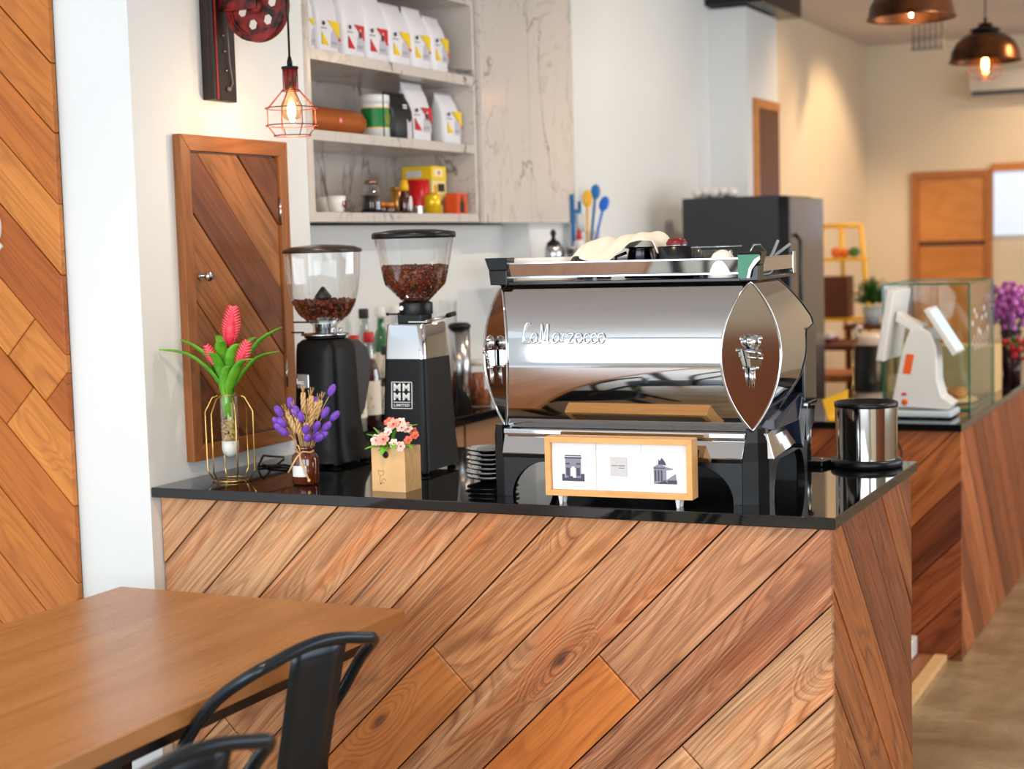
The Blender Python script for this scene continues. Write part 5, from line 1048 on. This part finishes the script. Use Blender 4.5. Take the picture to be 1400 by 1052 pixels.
# ------------------------------------------------------------------ column door, duct
dd = thing('door_2', None, None, (.211, 8.62, 0)); dd['kind'] = 'structure'; dd['label'] = 'tall dark brown door on the side of the boxed column'
zt = pX(1030, 134, .211).z; MB().box(0, 0, 0, .02, .05, zt).box(0, .05, zt-.05, .02, .48, zt).build('frame', W_PANEL, dd); MB().box(0, .052, 0, .012, .48, zt-.052).build('leaf', W_DARK, dd)
t = thing('air_duct', 'black duct box under the ceiling above the column', 'duct', (0, 8.45, 2.87)); MB().box(.002, 0, 0, .32, .8, .14).build('duct_body', BLACKS, t, bevel=.004)
# ------------------------------------------------------------------ far wall joinery
a = pY(1247, 235, 12.3); b_ = pY(1357, 233, 12.3)
t = thing('door_3', None, None, (a.x, 12.3, 0)); t['kind'] = 'structure'; t['label'] = 'golden wood panelled door set in the warm lit far wall'
wd = b_.x-a.x; ht = 2.07; zm = pY(1300, 333, 12.3).z
MB().box(0, -.04, 0, .05, 0, ht).box(wd-.05, -.04, 0, wd, 0, ht).box(.05, -.04, ht-.05, wd-.05, 0, ht).build('frame', wood('golden veneer frame', [(168, 108, 56)], .75, knots=False, contrast=.4), t, bevel=.003)
MB().box(.052, -.02, zm+.02, wd-.052, -.002, ht-.052).build('panel', W_PANEL, t); MB().box(.052, -.02, .1, wd-.052, -.002, zm-.02).build('panel', W_PANEL, t)
MB().box(.052, -.012, zm-.018, wd-.052, -.002, zm+.018).build('groove', flat('brown groove', (92, 52, 28)), t)
w2 = MB().box(b_.x+.012, 12.27, 1.585, b_.x+.95, 12.295, 2.05).build('window_2', em('daylit white blind', (206, 226, 255), .42)); w2['kind'] = 'structure'
struct('trim_2', MB().box(b_.x+.001, 12.25, 2.05, b_.x+1.0, 12.299, 2.11), W_PANEL)
t = thing('air_conditioner', 'long pale wall air conditioner high on the far wall', 'air conditioner', (.79, 12.1, 2.575)); MB().prism([(0, .06), (.04, 0), (.2, 0), (.2, .2), (.0, .2)], 0, 1.1, 'X').build('case', mat('beige plastic', (206, 196, 182), .5), t, bevel=.01); MB().box(.02, -.002, .02, 1.08, .04, .05).build('louvre', DGREY, t)
# hanging rack
h0 = at(1268, 50, 10.5)
t = thing('hanging_rods', 'row of grey hanging track rods under the ceiling', 'rack', (h0.x, h0.y, ZC)); 
for i in range(6):
    x = -.09+i*.036; MB().cyl((x, 0, -.13), .005, .13, 8).cyl((x, 0, -.215), .009, .085, 10).build('rod', mat('grey rod', (104, 98, 98), .5), t)
MB().box(-.11, -.012, -.219, .11, .012, -.21).build('bottom_bar', mat('grey rod', (104, 98, 98), .5), t)
# ------------------------------------------------------------------ pendants
def pendant(label, c, R=.18, low=True):
    t = thing('pendant_lamp', label, 'lamp', c, 0, 'copper dome pendant lamps')
    MB().lathe([(R, 0), (R*.985, .006), (R*.96, .012), (R*.93, .05), (R*.80, .095), (R*.58, .128), (R*.40, .142), (R*.36, .148), (R*.36, .165), (R*.2, .172), (R*.19, .19), (0, .192)], n=44, cap=False).lathe([(R*.97, .004), (R*.9, .05), (R*.77, .09), (R*.5, .12), (0, .135)], n=44, cap=False).build('shade', COPPER, t)
    MB().tube([(R*math.cos(i/40*2*PI), R*math.sin(i/40*2*PI), 0) for i in range(40)], .003, 6, closed=True).build('shade_rim', COPPER, t)
    MB().lathe([(R*.4, .15), (R*.42, .153), (R*.42, .16), (R*.38, .163)], n=24).build('shade_neck', BLACKS, t)
    MB().cyl((0, 0, .19), .008, .03, 12).cyl((0, 0, .2), .0035, ZC-c[2]-.2, 8).build('cord', BLACKS, t)
    MB().lathe([(0, .03), (.018, .03), (.02, .09), (0, .09)], n=16).build('socket', BLACKS, t)
    MB().lathe([(.016, .035), (.03, .0), (.042, -.035), (.036, -.065), (.0, -.085)] if low else [(.016, .035), (.026, .025), (.02, .01), (0, .006)], n=20, cap=False).build('bulb_glass', BULBG, t)
    MB().ball((0, 0, -.012 if low else .022), .017 if low else .008, 12, 10, 0, (1, 1, 2 if low else 1)).build('bulb_core', BULB, t)
    mb = MB()
    if not low:
        plight((c[0], c[1], c[2]+.0), 3, r=.02); return t
    for k in range(6):
        a = k*PI/3; mb.tube([(r*math.cos(a), r*math.sin(a), z) for r, z in ((.05, .02), (.085, -.045), (.075, -.075), (.04, -.09))], .0014, 5)
    for r, z in ((.085, -.045), (.04, -.09)): mb.tube([(r*math.cos(i/24*2*PI), r*math.sin(i/24*2*PI), z) for i in range(24)], .0014, 5, closed=True)
    mb.build('wire_cage', mat('copper wire', (170, 96, 52), .3, .8), t)
    plight((c[0], c[1], c[2]-.02), 4, r=.02); return t
pendant('nearer copper dome pendant lamp, cut by the top edge', at(1246, 25, 6.6), low=False); pendant('farther copper dome pendant lamp with glowing caged bulb', at(1347, 84, 8.15))
# ------------------------------------------------------------------ till
Y0 = 6.27
def PP(l, Y=Y0): return [(pY(x, y, Y).x, pY(x, y, Y).z) for x, y in l]
t = thing('till', 'white point of sale till with orange stickers and customer display', 'till', (1.5, Y0, RS)); to = Vector((1.5, Y0, RS))
def tp(mb, nm, mt, **k): o = mb.build(nm, mt, t, **k); o.matrix_local = Matrix.Translation(-to) @ o.matrix_local; return o
tp(MB().prism(PP([(1218, 556), (1296, 561), (1303, 553), (1287, 542), (1281, 520), (1280, 478), (1272, 455), (1256, 447), (1243, 452), (1233, 480), (1222, 535)]), Y0, Y0+.13, 'Y'), 'stand', WHITEP, bevel=.006, seg=3)
zz = PP([(1300, 562)])[0][1]; X0 = PP([(1218, 560)])[0][0]; X1 = PP([(1302, 560)])[0][0]
tp(MB().box(X0, Y0-.02, RS+.006, X1, Y0+.17, RS+.03), 'base', mat('pale blue plastic', (206, 220, 228), .3), bevel=.006)
tp(MB().box(X0+.03, Y0+.01, RS+.0005, X0+.06, Y0+.04, RS+.006).box(X1-.06, Y0+.01, RS+.0005, X1-.03, Y0+.04, RS+.006).box(X0+.03, Y0+.12, RS+.0005, X0+.06, Y0+.15, RS+.006).box(X1-.06, Y0+.12, RS+.0005, X1-.03, Y0+.15, RS+.006), 'foot', BLACKS)
tp(MB().prism(PP([(1216, 396), (1226, 398), (1212, 494), (1201, 492)]), Y0-.05, Y0+.28, 'Y'), 'main_screen', WHITEP, bevel=.006, seg=3)
tp(MB().prism(PP([(1240, 436), (1262, 446), (1256, 460), (1222, 440), (1224, 426)]), Y0+.02, Y0+.11, 'Y'), 'screen_arm', WHITEP, bevel=.004)
tp(MB().prism(PP([(1266, 462), (1274, 446), (1290, 452), (1284, 466)]), Y0+.04, Y0+.10, 'Y'), 'display_arm', WHITEP, bevel=.003)
tp(MB().prism(PP([(1263, 424), (1269, 421), (1309, 482), (1303, 487)]), Y0-.01, Y0+.17, 'Y'), 'customer_display', WHITEP, bevel=.002)
sa, sb = PP([(1271, 426), (1306, 480)]); nx, nz_ = (sa[1]-sb[1]), (sb[0]-sa[0]); L_ = math.hypot(nx, nz_); nx /= L_; nz_ /= L_
e_ = .004
tp(MB().hexa([(sa[0], Y0+.002, sa[1]), (sb[0], Y0+.002, sb[1]), (sb[0], Y0+.158, sb[1]), (sa[0], Y0+.158, sa[1])], [(sa[0]+nx*e_, Y0+.002, sa[1]+nz_*e_), (sb[0]+nx*e_, Y0+.002, sb[1]+nz_*e_), (sb[0]+nx*e_, Y0+.158, sb[1]+nz_*e_), (sa[0]+nx*e_, Y0+.158, sa[1]+nz_*e_)]), 'lit_screen', em('lit display', (190, 222, 240), .45))
tp(MB().prism(PP([(1239, 484), (1250, 485), (1245, 512), (1234, 511)]), Y0-.0015, Y0, 'Y'), 'orange_sticker', mat('orange sticker', (244, 100, 20), .5))
o1 = PP([(1237, 550)])[0]; tp(MB().lathe([(0, 0), (.0125, 0), (.0125, .0015), (0, .0015)], n=20, M=Matrix.Translation((o1[0], Y0, o1[1])) @ Matrix.Rotation(PI/2, 4, 'X')), 'orange_dot', mat('orange sticker', (244, 100, 20), .5))
o1 = PP([(1236, 539)])[0]; tp(MB().lathe([(0, 0), (.011, 0), (.011, .0015), (0, .0015)], n=20, sy=.6, M=Matrix.Translation((o1[0], Y0, o1[1])) @ Matrix.Rotation(PI/2, 4, 'X')), 'pink_dot', flat('pink sticker', (226, 50, 110)))
MB().tube([(pz(1233, 575, .9).x, 6.085, .86), (1.53, 6.08, .8), (1.525, 6.085, .66), (1.515, 6.08, .5)], .004, 6).build('till_cable', BLACKS)
tag(bpy.data.objects['till_cable'], 'black cable hanging down the rear counter front below the till', 'cable')
# ------------------------------------------------------------------ glass display case
gy = 6.58; g0 = pY(1207, 391, gy); g1 = pY(1325, 388, gy); ge = pX(1357, 382, g1.x).y
t = thing('display_case', 'frameless glass display case with green edges on the rear counter', 'display case', (g0.x, gy, RS)); gw, gd, gh = g1.x-g0.x, ge-gy, g1.z-RS
for nm, bx_ in (('front_pane', (0, 0, .006, gw, .005, gh-.006)), ('side_pane', (gw-.005, .006, .006, gw, gd, gh-.006)), ('side_pane', (0, .006, .006, .005, gd, gh-.006)), ('back_pane', (.006, gd-.005, .006, gw-.006, gd, gh-.006)), ('top_pane', (0, 0, gh-.0055, gw, gd, gh)), ('bottom_pane', (0, 0, .0005, gw, gd, .0055))):
    MB().box(*bx_).build(nm, GLASSG, t)
mb = MB(); e2 = .0035
for (x, y) in ((0, 0), (gw, 0), (gw, gd), (0, gd)): mb.box(x-e2, y-e2, 0.001, x+e2, y+e2, gh)
for z in (.003, gh):
    mb.box(0, -e2, z-e2, gw, e2, z+e2).box(0, gd-e2, z-e2, gw, gd+e2, z+e2).box(-e2, 0, z-e2, e2, gd, z+e2).box(gw-e2, 0, z-e2, gw+e2, gd, z+e2)
mb.build('glass_edges', GEDGE, t)
mb = MB()
for i in range(14): mb.box(gw+.0006, gd*(.12+.05*i), gh*(.50+.05*math.sin(i*2.1)), gw+.0012, gd*(.14+.05*i), gh*(.54+.05*math.sin(i*2.1)))
for i in range(9): mb.box(gw+.0006, gd*(.1+.08*i), gh*(.66+.1*math.sin(i*1.3)), gw+.0012, gd*(.15+.08*i), gh*(.70+.1*math.sin(i*1.3)))
mb.build('window_lettering', flat('white window marker', (226, 226, 222)), t)
# pastries on a board inside
bp = pz(1305, 548, RS+.006); bp.y = max(bp.y, gy+.15)
t = thing('cake_board', 'round wooden board with pastries inside the glass case', 'board', (g1.x-.14, gy+.30, RS+.0062)); MB().lathe([(0, 0), (.12, 0), (.125, .008), (.12, .016), (0, .016)], n=32).build('board_disc', W_PALE, t)
for i, (x, y, r) in enumerate([(-.04, -.04, .05), (.04, .02, .045), (-.03, .05, .04), (.05, -.05, .035)]):
    t = thing('pastry', 'golden baked pastry, %s on the wooden board in the case' % ['front left', 'right', 'back left', 'front right'][i], 'pastry', (g1.x-.14+x, gy+.30+y, RS+.0225), 0, 'pastries in the display case')
    MB().ball((0, 0, r*.5), r, 14, 10, 0, (1, 1, .5)).build('crust', noisy('golden crust', (170, 92, 36), (222, 158, 84), 30, .5), t)
# yellow card stand, papers, small figurine, tray things at the left of the till
q = pz(1150, 558, RS)
def rear(px_, py_, z=RS): v_ = pz(px_, py_, z); return (v_.x, v_.y, z)
t = thing('card_holder', 'bright yellow folded card holder on the rear counter', 'card holder', rear(1143, 574), .3)
MB().hexa([(-.03, 0, 0), (.04, 0, 0), (.04, .03, 0), (-.03, .03, 0)], [(-.05, .03, .075), (.05, .02, .115), (.05, .028, .115), (-.05, .038, .075)]).box(-.03, -.04, 0, .05, 0, .006).build('folded_card', YEL, t)
t = thing('napkin_stack', 'flat pile of cream napkins beside the yellow card holder', 'napkins', rear(1178, 566), .1)
MB().box(-.08, 0, 0, .05, .16, .045).build('napkins', flat('cream napkin', (226, 206, 184), .9), t, bevel=.004)
t = thing('paper_pile', 'white receipts and cards in front of the till', 'papers', rear(1196, 566), -.2)
MB().box(-.04, .0, 0, .06, .1, .02).box(-.03, .02, .0205, .05, .09, .04).build('papers', flat('white paper', (238, 236, 234), .7), t); MB().box(-.02, .03, .041, .0, .05, .055).build('clip', BLACKS, t)
t = thing('straw_pin', 'thin brass receipt spike standing beside the napkins', 'spike', rear(1167, 576)); MB().cyl((0, 0, 0), .02, .004, 16).cyl((0, 0, .004), .0018, .26, 6).build('spike_body', GOLD, t)
# ------------------------------------------------------------------ background: stand, ladder shelf, plants, tables
f = at(1190, 470, 8.6)
t = thing('display_pedestal', 'black pedestal carrying a white swan shaped ornament', 'pedestal', (f.x, f.y, 0)); MB().cyl((0, 0, 0), .15, .02, 24).cyl((0, 0, .02), .09, f.z-.03, 24).build('column', BLACKS, t)
t = thing('ornament', 'white swan shaped ornament on the black pedestal', 'ornament', (f.x, f.y, f.z-.008)); MB().ball((0, 0, .035), .05, 14, 10, 0, (1.5, .9, .6)).tube([(-.06, 0, .04), (-.08, 0, .08), (-.06, 0, .1), (-.045, 0, .09)], .012, 8).lathe([(.07, 0), (.08, .01)], n=20).build('figure', flat('ivory ceramic', (240, 222, 204), .3), t)
f = at(1205, 500, 8.6)
t = thing('ladder_shelf', 'yellow painted ladder shelf against the left wall', 'shelf', (.28, 10.5, 0)); 
for dx in (-.2, .0, .16):
    for y in (0, .0):
        pass
LX = [at(1122, 312, 10.5), at(1176, 312, 10.5)]
MB().tube([(-.17, .02, 1.68), (.08, .02, 1.68)], .014, 8).build('top_rail', YEL, t)
for x0, x1 in ((-.17, -.25), (-.05, .02), (.08, .22)): MB().tube([(x0, .02, 1.68), (x1, -.02, 0.0)], .014, 8).build('leg', YEL, t)
for z, a_, b2_ in ((1.47, -.2, .11), (1.08, -.22, .14), (.7, -.22, .16)): MB().box(a_, -.12, z-.02, b2_, .12, z).build('shelf_board', YEL, t)
t = thing('wooden_crate', 'red brown wooden crate on the ladder shelf', 'crate', (.22, 10.48, 1.0815)); MB().box(-.1, -.08, 0, .0, .08, .27).box(.0, -.08, 0, .08, .08, .27).build('crate_box', W_DARK, t, bevel=.004)
t = thing('fruit_pot', 'small pot of orange fruit on top of the ladder shelf', 'pot', (.2, 10.5, 1.4705)); MB().ball((0, 0, .035), .035, 10, 8).ball((.06, 0, .03), .03, 10, 8).build('fruit', flat('orange fruit', (220, 110, 50)), t); MB().ball((.12, 0, .035), .04, 10, 8, 0, (1, 1, .8)).build('leaves', DKGREEN, t)
def bush(nm, label, c, rad, n, mt, pot=None, cat='plant', stem=.25):
    t = thing(nm, label, cat, c); rnd = random.Random(len(label)); mb = MB()
    for i in range(n):
        a = rnd.uniform(0, 2*PI); e = rnd.uniform(.1, PI/2); L = rad*rnd.uniform(.7, 1.25); d = Vector((math.cos(a)*math.cos(e), math.sin(a)*math.cos(e), math.sin(e)))
        b0 = Vector((0, 0, stem)); tip = b0+d*L; mid = b0+d*L*.5+Vector((0, 0, .03)); sd = d.cross(Vector((0, 0, 1))).normalized()*L*.06
        mb.add([b0, mid+sd, tip, mid-sd], [(0, 1, 2, 3)], 0, False)
        for k in range(5):
            p_ = b0+(tip-b0)*(.35+.14*k); s_ = Vector((rnd.uniform(-1, 1), rnd.uniform(-1, 1), rnd.uniform(-.3, 1))).normalized()*rad*.2; w_ = s_.cross(Vector((.3, .5, .8))).normalized()*rad*.05
            mb.add([p_, p_+s_*.5+w_, p_+s_, p_+s_*.5-w_], [(0, 1, 2, 3)], 0, False)
    mb.build('foliage', mt, t, fix=False)
    if pot: MB().lathe([(0, 0), (rad*.3, 0), (rad*.42, stem*.9), (rad*.38, stem*.9), (rad*.34, stem*.8), (0, stem*.8)], n=24).build('pot', pot, t)
    return t
f = at(1186, 430, 10.2)
bush('potted_plant', 'bushy green plant in a pale pot behind the yellow ladder shelf', (f.x+.03, f.y, f.z-.06), .15, 130, DKGREEN, mat('pale grey pot', (176, 186, 190), .5), stem=.12)
t = thing('side_table', 'brown wooden table with papers in front of the ladder shelf', 'table', (f.x-.12, f.y-.55, 0)); zt = f.z-.14
MB().box(-.3, -.3, zt-.03, .3, .3, zt).build('tabletop', W_DARK, t, bevel=.003)
for x in (-.26, .26):
    for y in (-.26, .26): MB().box(x-.02, y-.02, 0, x+.02, y+.02, zt-.031).build('leg', W_DARK, t)
t = thing('plant_stand', 'dark wooden stand under the potted plant', 'stand', (f.x+.03, f.y, 0)); MB().box(-.15, -.15, f.z-.09, .15, .15, f.z-.061).build('tabletop', W_DARK, t)
for x in (-.12, .12):
    for y in (-.12, .12): MB().box(x-.015, y-.015, 0, x+.015, y+.015, f.z-.091).build('leg', W_DARK, t)
t = thing('book_pile', 'pale books lying on the brown table', 'books', (f.x-.16, f.y-.6, zt+.001)); MB().box(-.09, -.1, 0, .1, .1, .03).build('book', flat('dark red cover', (96, 26, 40)), t); MB().box(-.08, -.09, .031, .09, .09, .06).build('book', flat('pale cover', (214, 206, 204)), t)
f = at(1142, 470, 9.1)
t = thing('wooden_chair', 'brown wooden chair behind the rear counter', 'chair', (f.x+.05, f.y-.15, 0)); zc = .86
MB().box(-.2, -.2, zc-.04, .2, .2, zc).build('seat', W_RED, t, bevel=.006)
for x in (-.17, .17):
    for y in (-.17, .17): MB().box(x-.02, y-.02, 0, x+.02, y+.02, zc-.041).build('leg', W_DARK, t)
# flowers at the far end of the rear counter
f = pz(1376, 512, RS); VB = Vector((1.5, 8.35, RS))
fp = at(1382, 420, 8.0); VX, VY = fp.x, fp.y
t = thing('flower_vase', 'dark glass vase at the far end of the rear counter', 'vase', (VX, VY, RS)); vh = at(1375, 452, 8.0).z-RS
MB().lathe([(0, 0), (.04, 0), (.05, vh*.3), (.045, vh*.8), (.055, vh), (.05, vh), (.04, vh*.8), (0, .01)], n=24).build('vase_body', mat('dark plum glass', (52, 26, 32), .12), t)
t = thing('purple_flowers', 'large bunch of purple blossoms in the dark vase', 'flowers', (VX, VY, RS+vh)); rnd = random.Random(4); mb = MB()
for i in range(260):
    d = Vector((rnd.gauss(0, 1), rnd.gauss(0, 1), rnd.gauss(0, 1))).normalized()*rnd.random()**.4; c_ = Vector((d.x*.15, d.y*.15, .12+d.z*.125)); mb.ball(c_, rnd.uniform(.01, .019), 6, 4, i % 3)
mb.build('blossoms', [flat('orchid purple', (190, 90, 176)), flat('light orchid', (216, 134, 206)), flat('deep orchid', (150, 60, 140))], t)['kind'] = 'stuff'
mb = MB()
for i in range(12): a = i*.52; mb.tube([(0, 0, -.05), (.1*math.cos(a), .1*math.sin(a), .1)], .003, 5)
mb.build('stems', DKGREEN, t)
for i, (px_, py_) in enumerate([(1318, 384), (1320, 404)]):
    pass
t = thing('cardboard_box', 'plain kraft box on the rear counter behind the glass case', 'box', (1.43, ge+.12, RS)); MB().box(0, 0, 0, .26, .2, .21).build('carton', flat('kraft card', (222, 184, 128), .7), t, bevel=.002)
t = thing('red_flowers', 'small vase of red flowers beside the purple flowers', 'flowers', (VX+.09, VY-.5, RS)); MB().lathe([(0, 0), (.025, 0), (.03, .12), (.026, .12), (0, .01)], n=18).build('vase_body', mat('dark plum glass', (52, 26, 32), .12), t)
mb = MB(); rnd = random.Random(9)
for i in range(40): mb.ball((rnd.gauss(0, .035), rnd.gauss(0, .03), .17+rnd.gauss(0, .03)), rnd.uniform(.009, .015), 6, 4, 0 if i % 3 else 1)
mb.build('blossoms', [flat('bright red petal', (206, 34, 36)), DKGREEN], t)
# ------------------------------------------------------------------ floor sill between the counters
t = thing('floor_sill', 'raised wooden floor strip with pale edging between the two counters', 'floor strip', (1.4, 4.56, 0))
for i in range(3): MB().box(-.1+.115*i, 0, .001, .012+.115*i, 1.54, .02).build('plank', wood('sill plank wood', [(150, 100, 66), (170, 118, 80)], .6, along='Y'), t, bevel=.001)
MB().box(.246, 0, .001, .292, 1.54, .024).build('pale_edging', W_PALE, t, bevel=.001)
q = pz(1246, 909, .02)
t = thing('plinth_block', 'small white block standing on the floor at the rear counter foot', 'block', (1.545, 6.02, .0245)); MB().box(-.06, -.04, 0, .04, .06, .07).build('block_body', WHITEP, t, bevel=.004)
# ------------------------------------------------------------------ table and chairs
tb = thing('dining_table', 'long brown wooden table on a black steel frame in the foreground', 'table', (.48, 2.4, 0))
MB().box(-.43, -1.1, .712, .425, .935, .75).build('tabletop', W_TABLE, tb, bevel=.003)
MB().box(-.36, -1.03, .665, -.32, .86, .7115).box(.32, -1.03, .665, .37, .86, .7115).box(-.32, .82, .665, .32, .86, .7115).box(-.32, -1.03, .665, .32, -.99, .7115).build('apron', BLACKS, tb, bevel=.002)
for x in (-.34, .29):
    for y in (-1.01, .78): MB().hexa([(x-.02, y-.02, 0), (x+.02, y-.02, 0), (x+.02, y+.02, 0), (x-.02, y+.02, 0)], [(x-.06, y-.06, .665), (x-.01, y-.06, .665), (x-.01, y-.02, .665), (x-.06, y-.02, .665)] if x > 0 else [(x-.0, y-.02, .665), (x+.04, y-.02, .665), (x+.04, y+.02, .665), (x-.0, y+.02, .665)]).build('leg', BLACKS, tb, bevel=.002)
def chair(label, loc, rz):
    """local: back at y=0, seat towards +y, x to the right"""
    c = thing('metal_chair', label, 'chair', loc, rz, 'gunmetal metal chairs at the table')
    Hh, w1, w0 = .85, .155, .19; tilt = lambda z: -.10*(z-.45)/.4
    hoop = [(-w0, .13, .45), (-.205, .11, .60), (-.21, .05, .69), (-.195, -.015, .765), (-.165, -.085, .818), (-w1+.035, tilt(.832), .832), (-.06, tilt(.845), .845), (0, tilt(.85), .85), (.06, tilt(.845), .845), (w1-.035, tilt(.832), .832), (.165, -.085, .818), (.195, -.015, .765), (.21, .05, .69), (.205, .11, .60), (w0, .13, .45)]
    P = [Vector(q) for q in hoop]; out = []
    for i in range(len(P)-1):
        a, b2 = P[i], P[i+1]; q0_ = P[max(i-1, 0)]; q3_ = P[min(i+2, len(P)-1)]
        for f_ in (0, .33, .66): out.append(.5*((2*a)+(b2-q0_)*f_+(2*q0_-5*a+4*b2-q3_)*f_*f_+(3*a-q0_-3*b2+q3_)*f_**3))
    out.append(P[-1]); MB().tube(out, .0125, 12).build('back_hoop', GUN, c)
    mb = MB(); zs = [.452, .6, .72, .80, .846]; 
    vs = []
    for z in zs:
        for x in (-.07, -.036, 0, .036, .07): vs.append((x*(1+.12*(z-.45)), tilt(z)+.012*(1-(x/.07)**2)*.6-.002, z-(.0 if z < .84 else abs(x)*.03)))
    mb.add(vs, [(r*5+k, r*5+k+1, (r+1)*5+k+1, (r+1)*5+k) for r in range(4) for k in range(4)], 0, True); mb.build('back_splat', GUN, c, solid=.003, fix=False)
    mb = MB(); loft(mb, [[(q[0], q[1]+.18, q[2]) for q in rsq(.37, .37, .435, e=5)], [(q[0], q[1]+.18, q[2]) for q in rsq(.385, .385, .448, e=5)], [(q[0], q[1]+.18, q[2]) for q in rsq(.37, .37, .455, e=5)]]); mb.build('seat', GUN, c)
    for sx in (-1, 1):
        for y0_, y1_ in ((.02, -.06), (.34, .40)):
            mb = MB(); x0_, x1_ = sx*.165, sx*.215; r_ = .022
            mb.hexa([(x1_-r_*.6, y1_-r_*.6, 0), (x1_+r_*.6, y1_-r_*.6, 0), (x1_+r_*.6, y1_+r_*.6, 0), (x1_-r_*.6, y1_+r_*.6, 0)], [(x0_-r_, y0_-r_, .436), (x0_+r_, y0_-r_, .436), (x0_+r_, y0_+r_, .436), (x0_-r_, y0_+r_, .436)]); mb.build('leg', GUN, c, bevel=.004)
    for sx in (): MB().tube([(sx*.15, .0, .45), (sx*.085, -.04, .62), (sx*.10, -.096, .845)], .009, 8).build('back_brace', GUN, c)
    return c
ch = chair('gunmetal metal chair at the table, the farther one showing its broad splat', (1.0, 2.675, 0), math.atan2(.968, .25))
dup(ch, (1.185, 2.015, 0), math.atan2(.968, .25), 'gunmetal metal chair, the nearer one cut by the bottom edge')
